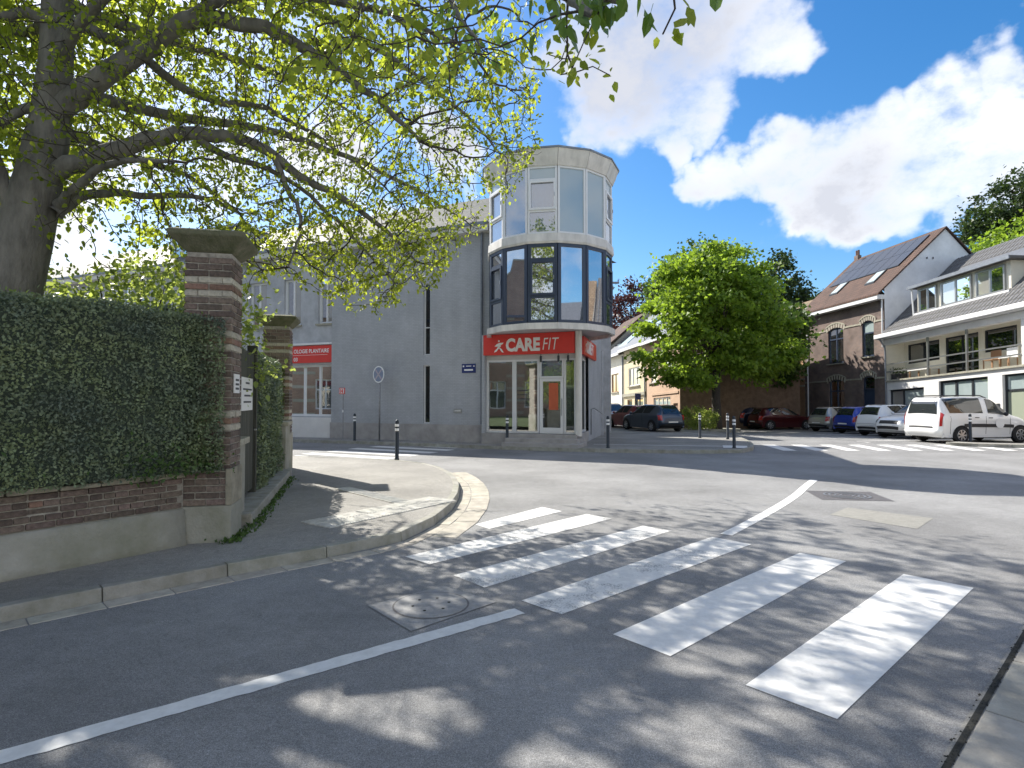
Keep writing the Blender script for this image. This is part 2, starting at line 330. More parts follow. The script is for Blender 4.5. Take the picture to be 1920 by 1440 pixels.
M['glass_house'] = glassmat('glass_house', (.035, .045, .05), .14, top=.7)
M['glass_dark'] = glassmat('glass_dark', (.012, .015, .018), .04, top=.28)
M['glass_milk'] = glassmat('glass_milk', (.42, .50, .50), .06, top=.3)
M['glass_car'] = glassmat('glass_car', (.022, .026, .026), .03, top=.13)
M['glass_curtain'] = glassmat('glass_curtain', (.38, .37, .34), .06, top=.35)
M['red_sign'] = mat('red_sign', (.70, .055, .045), .4, .06, 3)
M['sign_white'] = mat('sign_white', (.86, .85, .83), .45)
M['orange'] = mat('orange_poster', (.55, .12, .05), .6, .15, 3)
M['steel'] = mat('steel', (.42, .43, .44), .35, .1, 9, metal=.85)
M['galv'] = mat('galvanised', (.30, .30, .31), .5, .2, 12, metal=.6)
M['bollard'] = mat('bollard_paint', (.018, .026, .036), .45, .2, 9)
M['bollard_band'] = mat('bollard_band', (.82, .82, .82), .4)
M['interior'] = mat('interior_wall', (.42, .40, .37), .9, .1, 2)
M['interior_floor'] = mat('interior_floor', (.25, .23, .20), .6)
M['white_render'] = mat('white_render', (.74, .72, .69), .85, .10, 1.3, .1, bscale=60)
M['gable_render'] = mat('gable_render', (.76, .77, .79), .9, .16, .8, .1, bscale=30)
M['cream_render'] = mat('cream_render', (.74, .70, .58), .85, .1, 1.3)
M['yellow_render'] = mat('yellow_render', (.62, .54, .37), .85, .12, 1.3)
M['orange_render'] = mat('orange_render', (.58, .41, .29), .85, .12, 1.3)
hU = Vector((-.0934, .9957, 0)).normalized(); hN = Vector((.9957, .0934, 0)).normalized()
M['house_brick'] = tilemat('house_brick', (.20, .135, .112), (.14, .10, .088), (.20, .18, .165), .22, .075, .012, .9, .4, (hU, (0, 0, 1)), .35)
M['orange_brick'] = tilemat('orange_brick', (.50, .29, .15), (.42, .24, .13), (.36, .28, .2), .22, .075, .012, .9, .4, (hU, (0, 0, 1)), .2)
M['brown_gable'] = mat('brown_gable', (.20, .135, .095), .95, .3, 3, .4)
M['red_tile'] = tilemat('red_roof_tile', (.118, .066, .048), (.085, .05, .038), (.045, .028, .022), .22, .26, .025, .8, .8, (hU, hN * .7 + Vector((0, 0, .7))), .25)
M['tan_tile'] = tilemat('tan_roof_tile', (.25, .18, .115), (.2, .14, .09), (.1, .08, .05), .24, .28, .02, .8, .6, (hU, hN * .7 + Vector((0, 0, .7))), .2)
M['dark_tile'] = mat('dark_roof_tile', (.115, .11, .105), .6, .35, 9, .3)
M['dark_slate'] = mat('dark_slate', (.10, .11, .13), .5, .25, 5, .3)
M['solar'] = mat('solar_panel', (.014, .018, .03), .18, .1, 3, metal=.2, coat=.5)
M['anthracite'] = mat('anthracite', (.022, .026, .032), .45)
M['terrace_wood'] = mat('terrace_wood', (.30, .17, .09), .6)
M['planter'] = mat('dark_planter', (.04, .038, .04), .7)
M['rubber'] = mat('rubber', (.014, .014, .015), .8)
M['rim'] = mat('alloy_rim', (.48, .49, .5), .3, metal=.8)
M['under'] = mat('underbody', (.012, .012, .013), .9)
M['black_plastic'] = mat('black_plastic', (.022, .022, .024), .6)
M['tail_red'] = mat('tail_lamp', (.42, .018, .018), .15, coat=1)
M['lamp_clear'] = mat('head_lamp', (.55, .57, .6), .1, metal=.4, coat=1)
M['number_plate'] = mat('number_plate', (.8, .79, .74), .4)
M['terrain'] = mat('meadow', (.06, .085, .03), .95, .4, .3)
M['brick_band_wall'] = tilemat('mansion_brick', (.40, .25, .18), (.33, .20, .15), (.36, .3, .24), .24, .08, .012, .9, .2, ((.8, -.6, 0), (0, 0, 1)), .2)

def paint(name, col, metal=.3):
    return mat(name, col, .32, metal=metal, coat=1.0)

# ------------------------------------------------------------------ mesh helpers
class MB:
    def __init__(self): self.v = []; self.f = []
    def add(self, vs, fs):
        n = len(self.v); self.v.extend([tuple(p) for p in vs]); self.f.extend([tuple(i + n for i in f) for f in fs]); return self
    def quad(self, a, b, c, d): return self.add((a, b, c, d), ((0, 1, 2, 3),))
    def poly(self, ps): return self.add(ps, (tuple(range(len(ps))),))
    def hexa(self, p):            # 8 points: bottom ring 0-3, top ring 4-7
        return self.add(p, ((3, 2, 1, 0), (4, 5, 6, 7), (0, 1, 5, 4), (1, 2, 6, 5), (2, 3, 7, 6), (3, 0, 4, 7)))
    def box(self, x0, x1, y0, y1, z0, z1, T=None):
        p = [(x0, y0, z0), (x1, y0, z0), (x1, y1, z0), (x0, y1, z0), (x0, y0, z1), (x1, y0, z1), (x1, y1, z1), (x0, y1, z1)]
        if T: p = [T(*q) for q in p]
        return self.hexa(p)
    def prism(self, poly, z0, z1):
        n = len(poly); b = [(p[0], p[1], z0) for p in poly]; t = [(p[0], p[1], z1) for p in poly]
        fs = [tuple(range(n, 2 * n)), tuple(reversed(range(n)))] + [(i, (i + 1) % n, (i + 1) % n + n, i + n) for i in range(n)]
        return self.add(b + t, fs)
    def rings(self, rings, close=True, caps=True):
        n = len(rings[0]); vs = [p for r in rings for p in r]; fs = []
        for k in range(len(rings) - 1):
            for i in range(n if close else n - 1):
                j = (i + 1) % n
                fs.append((k * n + i, k * n + j, (k + 1) * n + j, (k + 1) * n + i))
        if caps: fs.append(tuple(reversed(range(n)))); fs.append(tuple(range((len(rings) - 1) * n, len(rings) * n)))
        return self.add(vs, fs)
    def tube(self, pts, rad, n=8, caps=True, wob=0, seed=0):
        pts = [Vector(p) for p in pts]
        if not hasattr(rad, '__len__'): rad = [rad] * len(pts)
        rs = []; up = None
        q = random.Random(seed)
        for i, p in enumerate(pts):
            t = (pts[min(i + 1, len(pts) - 1)] - pts[max(i - 1, 0)]).normalized()
            if up is None: up = t.orthogonal().normalized()
            up = (up - t * up.dot(t))
            up = up.normalized() if up.length > 1e-5 else t.orthogonal().normalized()
            s = t.cross(up)
            rs.append([p + (up * math.cos(a) + s * math.sin(a)) * rad[i] * (1 + wob * (q.random() - .5)) for a in [2 * math.pi * k / n for k in range(n)]])
        return self.rings(rs, True, caps)
    def lathe(self, prof, n=16, T=None):          # prof: (r, z) about local z
        rs = []
        for r, z in prof:
            ring = [(r * math.cos(2 * math.pi * k / n), r * math.sin(2 * math.pi * k / n), z) for k in range(n)]
            rs.append([T(*p) for p in ring] if T else ring)
        return self.rings(rs)
    def build(self, name, material, parent=None, smooth=False, world=True, bevel=0):
        me = bpy.data.meshes.new(name); me.from_pydata(self.v, [], self.f); me.materials.append(material)
        if smooth: me.shade_smooth()
        me.update()
        o = bpy.data.objects.new(name, me); COL.objects.link(o)
        attach(o, parent, world)
        if bevel:
            b = o.modifiers.new('bevel', 'BEVEL'); b.width = bevel; b.segments = 2; b.limit_method = 'ANGLE'
        return o

def attach(o, parent, world=True):
    if parent is None: return
    o.parent = parent
    if world and parent.type == 'EMPTY': o.matrix_parent_inverse = Matrix.Translation(-parent.location)

def thing(name, label, cat, loc=(0, 0, 0), rz=0, group=None):
    o = bpy.data.objects.new(name, None); COL.objects.link(o); o.location = loc; o.rotation_euler = (0, 0, rz)
    o.empty_display_size = .2
    return tag(o, label, cat, group)
def tag(o, label, cat, group=None):
    o['label'] = label; o['category'] = cat
    if group: o['group'] = group
    return o
def struct(o): o['kind'] = 'structure'; return o
def stuff(o): o['kind'] = 'stuff'; return o
def link(name, mesh, parent, matrix, world=True):
    o = bpy.data.objects.new(name, mesh); COL.objects.link(o); attach(o, parent, world); o.matrix_basis = matrix; return o

def mesh_np(name, V, F, material, parent=None, smooth=False, nper=3):
    me = bpy.data.meshes.new(name)
    nv, nf = len(V), len(F)
    me.vertices.add(nv); me.vertices.foreach_set('co', np.asarray(V, np.float32).ravel())
    me.loops.add(nf * nper); me.loops.foreach_set('vertex_index', np.asarray(F, np.int32).ravel())
    me.polygons.add(nf); me.polygons.foreach_set('loop_start', np.arange(0, nf * nper, nper, dtype=np.int32))
    me.polygons.foreach_set('loop_total', np.full(nf, nper, np.int32))
    me.materials.append(material); me.update(calc_edges=True); me.validate()
    if smooth: me.shade_smooth()
    o = bpy.data.objects.new(name, me); COL.objects.link(o); attach(o, parent)
    return o

def text_mesh(body, size, origin, right, up, material, parent, bold=0, shear=0, depth=.006, align='LEFT', name='lettering', space=1.0, width=None):
    cu = bpy.data.curves.new('t', 'FONT'); cu.body = body; cu.size = size; cu.offset = bold; cu.shear = shear; cu.extrude = depth; cu.space_character = space
    cu.resolution_u = 3
    cu.align_x = align
    t = bpy.data.objects.new('t', cu); COL.objects.link(t)
    dg = bpy.context.evaluated_depsgraph_get(); dg.update()
    me = bpy.data.meshes.new_from_object(t.evaluated_get(dg))
    bpy.data.objects.remove(t); bpy.data.curves.remove(cu)
    right = Vector(right).normalized(); up = Vector(up).normalized(); n = right.cross(up); o0 = Vector(origin)
    k = 1.0
    if width:
        xs = [v.co.x for v in me.vertices]; k = width / (max(xs) - min(xs))
    for v in me.vertices:
        c = v.co.copy(); v.co = o0 + right * c.x * k + up * c.y + n * c.z
    me.materials.clear(); me.materials.append(material)
    me.name = name
    o = bpy.data.objects.new(name, me); COL.objects.link(o); attach(o, parent)
    return o

def gz(x, y): return -0.02 * max(0.0, y - 25.0)

class Frame:
    """facade frame: u along the wall, d into the building, z up; k = fall of the storey lines along u"""
    def __init__(s, O, a, n, k=0.0, z0=0.0): s.O = Vector((O[0], O[1], 0)); s.a = Vector((a[0], a[1], 0)).normalized(); s.n = Vector((n[0], n[1], 0)).normalized(); s.k = k; s.z0 = z0
    def __call__(s, u, d, z):
        p = s.O + s.a * u + s.n * d; return (p.x, p.y, z + s.z0 - s.k * u)

def wall(fr, name, u0, u1, z0, z1, ops, material, parent, reveal=.18, d=0.0, top=None):
    """a wall sheet with window and door openings and their reveals"""
    us = sorted({u0, u1, *[o[0] for o in ops], *[o[1] for o in ops]}); zs = sorted({z0, z1, *[o[2] for o in ops], *[o[3] for o in ops]})
    us = [u for u in us if u0 <= u <= u1]; zs = [z for z in zs if z0 <= z <= z1]
    b = MB()
    for i in range(len(us) - 1):
        for j in range(len(zs) - 1):
            cu, cz = (us[i] + us[i + 1]) / 2, (zs[j] + zs[j + 1]) / 2
            if any(o[0] < cu < o[1] and o[2] < cz < o[3] for o in ops): continue
            b.quad(fr(us[i], d, zs[j]), fr(us[i + 1], d, zs[j]), fr(us[i + 1], d, zs[j + 1]), fr(us[i], d, zs[j + 1]))
    for o in ops:
        a0, a1, c0, c1 = o[:4]; r = d + reveal
        b.quad(fr(a0, d, c0), fr(a0, r, c0), fr(a0, r, c1), fr(a0, d, c1)); b.quad(fr(a1, d, c0), fr(a1, d, c1), fr(a1, r, c1), fr(a1, r, c0))
        b.quad(fr(a0, d, c1), fr(a0, r, c1), fr(a1, r, c1), fr(a1, d, c1)); b.quad(fr(a0, d, c0), fr(a1, d, c0), fr(a1, r, c0), fr(a0, r, c0))
    return b.build(name, material, parent)

def window(fr, parent, u0, u1, z0, z1, d, cols=1, rows=(), fm=None, gm=None, fw=.06, name='window', sill=None, proud=.05, colx=None):
    """frame with mullions and transoms; the glass sits in it as panes of its own"""
    fm = fm or M['white_frame']; gm = gm or M['glass_house']
    b = MB(); T = lambda a, b_, c: fr(a, b_, c)
    us = colx or [u0 + (u1 - u0) * i / cols for i in range(cols + 1)]
    zs = [z0, *rows, z1]
    h = fw / 2
    b.box(u0, u0 + fw, d - proud, d + .03, z0, z1, T); b.box(u1 - fw, u1, d - proud, d + .03, z0, z1, T)
    b.box(u0 + fw, u1 - fw, d - proud + .002, d + .03, z0, z0 + fw, T); b.box(u0 + fw, u1 - fw, d - proud + .002, d + .03, z1 - fw, z1, T)
    for u in us[1:-1]: b.box(u - h, u + h, d - proud + .004, d + .03, z0 + fw, z1 - fw, T)
    for z in rows: b.box(u0 + fw, u1 - fw, d - proud + .006, d + .03, z - h, z + h, T)
    w = b.build(name, fm, parent)
    k = 0
    for i in range(len(us) - 1):
        for j in range(len(zs) - 1):
            g = gm[k % len(gm)] if isinstance(gm, (list, tuple)) else gm
            k += 1
            MB().box(us[i] + h, us[i + 1] - h, d, d + .012, zs[j] + h, zs[j + 1] - h, T).build('pane', g, w)
    if sill:
        MB().box(u0 - .08, u1 + .08, d - .24, d + .02, z0 - .08, z0 - .004, T).build('sill', sill, w)
    return w

# ------------------------------------------------------------------ ground, roads, pavements
def ground_sheet(name, x0, x1, y0, y1, nx, ny, dz, material):
    b = MB(); vs = []; fs = []
    for j in range(ny + 1):
        for i in range(nx + 1):
            x = x0 + (x1 - x0) * i / nx; y = y0 + (y1 - y0) * j / ny
            vs.append((x, y, gz(x, y) + dz))
    for j in range(ny):
        for i in range(nx):
            a = j * (nx + 1) + i; fs.append((a, a + 1, a + nx + 2, a + nx + 1))
    b.add(vs, fs); return struct(b.build(name, material))
struct(MB().quad((-3000, -3000, -6), (3000, -3000, -6), (3000, 3000, -6), (-3000, 3000, -6)).build('ground', M['terrain']))
ground_sheet('road', -80, 90, -35, 160, 2, 39, 0, M['asphalt'])

def along(path, step):
    """resample a 2-D polyline"""
    P = [Vector((*p, 0)) for p in path]; out = [P[0]]; acc = 0
    seg = [(P[i + 1] - P[i]).length for i in range(len(P) - 1)]; tot = sum(seg); n = max(1, round(tot / step))
    for k in range(1, n + 1):
        s = tot * k / n; i = 0
        while i < len(seg) - 1 and s > seg[i]: s -= seg[i]; i += 1
        out.append(P[i] + (P[i + 1] - P[i]) * min(1, s / seg[i]))
    return out
def smooth_path(path, it=2):
    P = [Vector((*p, 0)) for p in path]
    for _ in range(it):
        Q = [P[0]]
        for a, b in zip(P, P[1:]): Q += [a * .75 + b * .25, a * .25 + b * .75]
        P = Q + [P[-1]]
    return [(p.x, p.y) for p in P]
def offset_path(path, d):
    P = [Vector((*p, 0)) for p in path]; out = []
    for i, p in enumerate(P):
        t = (P[min(i + 1, len(P) - 1)] - P[max(i - 1, 0)]).normalized(); out.append((p.x - t.y * d, p.y + t.x * d))
    return out
def stones(path, parent, name, w0, w1, z0, z1, material, step=1.0, gap=.008, taper=.02):
    """kerb or gutter stones, one object each, laid along a path (offsets w0..w1 to its left)"""
    pts = along(path, step)
    for i in range(len(pts) - 1):
        a, b = pts[i], pts[i + 1]
        ta = (pts[min(i + 1, len(pts) - 1)] - pts[max(i - 1, 0)]).normalized(); tb = (pts[min(i + 2, len(pts) - 1)] - pts[i]).normalized()
        d = (b - a).normalized(); a = a + d * gap / 2; b = b - d * gap / 2
        na, nb = Vector((-ta.y, ta.x, 0)), Vector((-tb.y, tb.x, 0))
        jz = rnd.uniform(-.003, .003)
        m_ = MB()
        q = lambda p, n, w, z: (p.x + n.x * w, p.y + n.y * w, gz(p.x, p.y) + z + jz)
        m_.hexa([q(a, na, w0, z0), q(b, nb, w0, z0), q(b, nb, w1, z0), q(a, na, w1, z0), q(a, na, w0 + taper, z1), q(b, nb, w0 + taper, z1), q(b, nb, w1, z1), q(a, na, w1, z1)])
        m_.build(name, material, parent, bevel=.008)

# left pavement round the garden corner
kerbL = smooth_path([(-7.6, .62), (-3.93, 4.40), (-2.41, 5.93), (-1.56, 6.60), (-1.2, 7.1), (-.92, 8.37), (-.86, 9.7), (-.92, 10.9), (-1.12, 12.2), (-1.6, 13.8), (-2.4, 15.1), (-3.74, 15.8), (-5.96, 16.5), (-14, 19.9)], 2)
inner = offset_path(kerbL, .16)
pav = MB().poly([(x, y, .115) for x, y in inner] + [(-14.5, 18.4, .115), (-6.4, 13.6, .115), (-3.9, 7, .115), (-4.6, 5.6, .115), (-8.2, 1.0, .115)]).build('pavement', M['asphalt_path']); struct(pav)
stones(kerbL, pav, 'kerb_stone', .03, .158, -.05, .12, M['kerb'], 1.0)
gpath = [p for p in kerbL]
stones(gpath, pav, 'gutter_stone', -.17, .022, -.05, .006, M['gutter'], .5, taper=0)
# wide channel slabs on the corner
stones([p for p in kerbL if 7.2 < p[1] < 13.8], pav, 'channel_slab', -.50, -.182, -.05, .008, M['gutter'], .9, taper=0)

# tactile tiles leading to the crossing
def tactile_mesh():
    b = MB(); s = .29; b.box(-s / 2, s / 2, -s / 2, s / 2, -.02, .008)
    for i in range(6):
        x = -s / 2 + s * (i + .5) / 6
        b.add([(x - .014, -s / 2 + .01, .008), (x + .014, -s / 2 + .01, .008), (x + .014, s / 2 - .01, .008), (x - .014, s / 2 - .01, .008), (x - .006, -s / 2 + .015, .014), (x + .006, -s / 2 + .015, .014), (x + .006, s / 2 - .015, .014), (x - .006, s / 2 - .015, .014)],
              ((4, 5, 6, 7), (0, 1, 5, 4), (1, 2, 6, 5), (2, 3, 7, 6), (3, 0, 4, 7)))
    me = bpy.data.meshes.new('tactile_tile'); me.from_pydata(b.v, [], b.f); me.materials.append(M['tactile']); return me
tm = tactile_mesh()
def tile_strip(o, d, nl, nw):
    d = Vector((*d, 0)).normalized(); s = Vector((-d.y, d.x, 0)); a = math.atan2(d.y, d.x)
    for i in range(nl):
        for j in range(nw):
            p = Vector((*o, 0)) + d * (.3 * (i + .5)) + s * (.3 * (j + .5))
            link('tactile_tile', tm, pav, Matrix.Translation((p.x, p.y, .118 + rnd.uniform(-.002, .002))) @ Matrix.Rotation(a, 4, 'Z'))
tile_strip((-2.25, 7.22), (1.45, 2.05), 8, 2)
tile_strip((-1.5, 9.05), (-1.45, 1.55), 7, 1)

# pavement in front of the corner shop and the parking places beside it
kerbC = smooth_path([(-30, 32.3), (-8.61, 23.3), (-5.39, 22.3), (-.68, 20.05), (2.45, 18.95), (5.2, 18.45), (7.0, 18.45), (7.8, 18.95), (8.6, 20.6), (9.4, 23.0), (10.2, 27), (11.4, 36), (11.2, 38.5), (8, 60)], 2)
cin = offset_path(kerbC, .15)
b = MB(); pts = along(cin, 1.2)
cx, cy = -2, 45
for a_, c_ in zip(pts, pts[1:]):
    for s0, s1 in ((0, .12), (.12, .3), (.3, 1)):
        q = lambda p, s: (p.x + (cx - p.x) * s, p.y + (cy - p.y) * s, gz(0, p.y + (cy - p.y) * s) + .115)
        b.quad(q(a_, s0), q(c_, s0), q(c_, s1), q(a_, s1))
pavc = struct(b.build('pavement', M['asphalt_path']))
stones(kerbC, pavc, 'kerb_stone', 0, .146, -.05, .12, M['kerb'], 1.0)

# pavement on the camera's side, nearly level with the road
pn = MB().poly([(9.8, 9.72, .006), (3.89, 4.46, .006), (2.66, 3.36, .006), (-.5, .54, .006), (-7, -5.3, .006), (-4, -12, .006), (16, -12, .006), (16, 9, .006)]).build('pavement', M['asphalt_path']); struct(pn)
d = Vector((.745, .667, 0)); s = Vector((.667, -.745, 0)); o0 = Vector((1.2, 2.03, 0))
for i in range(11):
    for j in range(3):
        p = o0 + d * (.9 * i) + s * (.04 + .74 * j)
        if j == 0: c = [p, p + d * .888, p + d * .888 + s * .73, p + s * .73]
        else: c = [p + d * .45, p + d * 1.338, p + d * 1.338 + s * .73, p + d * .45 + s * .73]
        z = .022 + rnd.uniform(-.003, .003)
        MB().hexa([(*q.xy, .0) for q in c][::-1] + [(*q.xy, z) for q in c][::-1]).build('paving_slab', M['slab'], pn, bevel=.006)
# gritty open joint between slabs and carriageway
b = MB()
for i in range(700):
    t = rnd.uniform(-1.5, 9); p = o0 + d * t + s * rnd.gauss(.016, .014); r = rnd.uniform(.004, .013)
    n0 = len(b.v); a = rnd.random() * 6
    b.add([(p.x + r * math.cos(a + k * 1.57), p.y + r * math.sin(a + k * 1.57), .004) for k in range(4)] + [(p.x, p.y, .006 + r * .7)], ((0, 1, 4), (1, 2, 4), (2, 3, 4), (3, 0, 4)))
stuff(b.build('joint_grit', M['black_soil'], pn))
b = MB(); q0 = o0 + d * -3; q1 = o0 + d * 10
b.quad((*(q0 - s * .0).xy, .009), (*(q1 - s * .0).xy, .009), (*(q1 + s * .03).xy, .009), (*(q0 + s * .03).xy, .009)); b.build('joint', M['black_soil'], pn)

# ------------------------------------------------------------------ painted markings
def sheet(name, pts, material, z=.004, parent=None):
    return MB().poly([(x, y, gz(x, y) + z) for x, y in pts]).build(name, material, parent)
def marking(name, pts, material, z=.004): return struct(sheet(name, pts, material, z))
zebra = [([(1.39, 3.51), (1.73, 3.14), (4.17, 5.3), (3.82, 5.72)], 'paint'), ([(.73, 4.26), (1.05, 3.9), (3.52, 6.17), (3.2, 6.51)], 'paint'),
         ([(.08, 4.97), (.39, 4.65), (2.82, 6.89), (2.48, 7.26)], 'paint_worn'), ([(-.57, 5.68), (-.25, 5.31), (2.07, 7.59), (1.77, 7.9)], 'paint_worn'),
         ([(-1.16, 6.35), (-.85, 6.05), (1.43, 8.36), (1.11, 8.71)], 'paint_worn'), ([(-.36, 7.62), (-.12, 7.38), (.86, 9.0), (.5, 9.27)], 'paint')]
zebra[5] = ([(-.5, 7.98), (-.3, 7.70), (.76, 8.92), (.48, 9.27)], 'paint')
for q, mm in zebra: marking('crossing_stripe', q, M[mm], .004)
# centre line, slightly ragged
b = MB(); A, B_ = Vector((-3.3, 2.14, 0)), Vector((.06, 4.73, 0)); dd = (B_ - A).normalized(); nn = Vector((-dd.y, dd.x, 0)); n = 60
for i in range(n):
    p, q = A + (B_ - A) * (i / n), A + (B_ - A) * ((i + 1) / n)
    if i == 0: w0 = (.072, .072)
    w1 = (.072 + rnd.uniform(-.007, .007), .072 + rnd.uniform(-.007, .007))
    b.quad((*(p - nn * w0[0]).xy, .004), (*(q - nn * w1[0]).xy, .004), (*(q + nn * w1[1]).xy, .004), (*(p + nn * w0[1]).xy, .004)); w0 = w1
struct(b.build('centre_line', M['paint_line']))
cl = smooth_path([(2.70, 7.38), (3.72, 8.63), (4.97, 10.27), (5.75, 11.45), (6.42, 12.41)], 2)
l, r_ = offset_path(cl, .075), offset_path(cl, -.075); b = MB()
for i in range(len(cl) - 1): b.quad((*r_[i], .004), (*r_[i + 1], .004), (*l[i + 1], .004), (*l[i], .004))
struct(b.build('centre_line', M['paint']))
marking('tarmac_patch', [(5.3, 9.23), (6.05, 8.4), (5.34, 7.71), (4.71, 8.67)], M['asphalt_patch'], .003)
dv = Vector((.88, -.475, 0)).normalized(); pv = Vector((-.40, -.92, 0))
for k, (c, ln) in enumerate([((-2.5, 21.05), 1.4), ((-3.55, 20.5), 3.4), ((-4.05, 19.6), 3.5), ((-4.5, 18.65), 3.5), ((-5.0, 17.75), 3.5), ((-5.4, 16.95), 3.0)]):
    c = Vector((*c, 0)); w = Vector((dv.y, -dv.x, 0)) * .25
    marking('crossing_stripe', [(*(c - dv * ln / 2 - w).xy,), (*(c + dv * ln / 2 - w).xy,), (*(c + dv * ln / 2 + w).xy,), (*(c - dv * ln / 2 + w).xy,)], M['paint'])
for k in range(9):
    x0 = 9.1 + 1.06 * k; x1 = 9.48 + 1.08 * k
    marking('crossing_stripe', [(x0, 19.55), (x0 + .46, 19.55), (x1 + .46, 22.1), (x1, 22.1)], M['paint'])
for q in ([(2.9, 20.75), (7.3, 19.85), (7.33, 19.97), (2.93, 20.87)], [(7.0, 19.3), (7.75, 19.15), (8.1, 20.1), (7.35, 20.35)], [(9.2, 26.1), (9.3, 26.1), (9.0, 30.5), (8.9, 30.5)]):
    marking('painted_line', q, M['paint'], .121)
for yy in (24.75, 27.45, 30.3, 33.4): marking('parking_line', [(14.2, yy - .8), (14.2, yy - .68), (19.5, yy + .75), (19.5, yy + .62)][::-1], M['paint'])
marking('parking_line', [(13.2, 35), (13.35, 35), (14.3, 23.2), (14.15, 23.2)], M['paint'])

# manhole covers
t = thing('manhole_cover', 'square concrete manhole cover with a round lid beside the white centre line', 'manhole cover', (-.68, 4.83, 0))
q = [(-1.19, 4.84), (-.74, 4.31), (-.13, 4.93), (-.63, 5.36)]
MB().poly([(*p, .006) for p in q]).build('frame', M['manhole_conc'], t)
c = Vector((-.67, 4.86, 0)); b = MB()
ring = [(c.x + .31 * math.cos(a), c.y + .31 * math.sin(a)) for a in np.linspace(0, 2 * math.pi, 49)[:-1]]
MB().prism([(c.x + .30 * math.cos(a), c.y + .30 * math.sin(a)) for a in np.linspace(0, 2 * math.pi, 49)[:-1]], .0, .011).build('lid', M['manhole_conc'], t)
for i in range(48):
    a0, a1 = 2 * math.pi * i / 48, 2 * math.pi * (i + 1) / 48
    b.quad((c.x + .30 * math.cos(a0), c.y + .30 * math.sin(a0), .009), (c.x + .315 * math.cos(a0), c.y + .315 * math.sin(a0), .009), (c.x + .315 * math.cos(a1), c.y + .315 * math.sin(a1), .009), (c.x + .30 * math.cos(a1), c.y + .30 * math.sin(a1), .009))
b.build('lid_gap', M['iron'], t)
for a in range(6):
    x, y = c.x + .15 * math.cos(a * 1.05 + .3), c.y + .15 * math.sin(a * 1.05 + .3); MB().prism([(x + .013 * math.cos(k), y + .013 * math.sin(k)) for k in np.linspace(0, 6.28, 7)[:-1]], .011, .0135).build('lifting_hole', M['black_soil'], t)
b = MB()
for (x0, y0), (x1, y1) in zip(q, q[1:] + q[:1]):
    e = Vector((x1 - x0, y1 - y0, 0)); m_ = Vector((e.y, -e.x, 0)).normalized() * .022
    for i in range(7):
        p, r = Vector((x0, y0, 0)) + e * (i / 7), Vector((x0, y0, 0)) + e * ((i + 1) / 7); j = rnd.uniform(.3, 1.2)
        b.quad((p.x, p.y, .005), (r.x, r.y, .005), (r.x - m_.x * j, r.y - m_.y * j, .005), (p.x - m_.x * j, p.y - m_.y * j, .005))
b.build('tar_joint', M['black_soil'], t)
t = thing('manhole_cover', 'round cast iron manhole cover with ring pattern out on the sunlit junction', 'manhole cover', (5.98, 10.35, 0))
MB().poly([(5.5, 10.95, .004), (5.28, 9.95, .004), (6.42, 9.8, .004), (6.62, 10.8, .004)]).build('frame', M['iron'], t)
c = Vector((5.95, 10.38, 0))
MB().prism([(c.x + .40 * math.cos(a), c.y + .40 * math.sin(a)) for a in np.linspace(0, 2 * math.pi, 33)[:-1]], 0, .007).build('lid', M['iron'], t)
rb = MB()
for rr in (.1, .19, .28, .36):
    b = MB()
    for i in range(32):
        if i % 8 == 0: continue
        a0, a1 = 2 * math.pi * i / 32, 2 * math.pi * (i + 1) / 32
        b.quad(*[(c.x + r * math.cos(a), c.y + r * math.sin(a), .011) for r, a in ((rr - .018, a0), (rr + .018, a0), (rr + .018, a1), (rr - .018, a1))])
    rb.add(b.v, b.f)
stuff(rb.build('raised_ring', M['steel'], t))

# ------------------------------------------------------------------ leaves and foliage
LEAF_V = np.array([(0, 0, 0), (.30, .34, .05), (.72, .26, .03), (1.08, 0, -.06), (.72, -.26, .03), (.30, -.34, .05)], float)   # pointed oval folded on the midrib
LEAF_F = np.array([(0, 1, 2), (0, 2, 3), (0, 3, 4), (0, 4, 5)])
OVAL_V = np.array([(0, 0, 0), (.5, .30, .06), (1, 0, 0), (.5, -.30, .06)], float)
OVAL_F = np.array([(0, 1, 2), (0, 2, 3)])
MAPLE_V = np.array([(0, 0, 0), (.25, .5, .03), (.55, .22, .0), (1.0, 0, -.05), (.55, -.22, 0), (.25, -.5, .03)], float)
def leaf_cloud(P, Dirs, sizes, V=LEAF_V, F=LEAF_F, up=None, roll=1.0):
    """leaf meshes at points P growing along Dirs; returns vertices and faces"""
    n = len(P); P = np.asarray(P, float); X = np.asarray(Dirs, float); X = X / (np.linalg.norm(X, axis=1, keepdims=True) + 1e-9)
    Z = rng.normal(size=(n, 3)) * roll + (np.array([0, 0, 1.0]) if up is None else up)
    Y = np.cross(Z, X); Y /= (np.linalg.norm(Y, axis=1, keepdims=True) + 1e-9); Z = np.cross(X, Y)
    s = np.asarray(sizes, float)[:, None, None]
    W = P[:, None, :] + s * (V[None, :, 0:1] * X[:, None, :] + V[None, :, 1:2] * Y[:, None, :] + V[None, :, 2:3] * Z[:, None, :])
    Fa = (F[None] + (np.arange(n) * len(V))[:, None, None]).reshape(-1, 3)
    return W.reshape(-1, 3), Fa

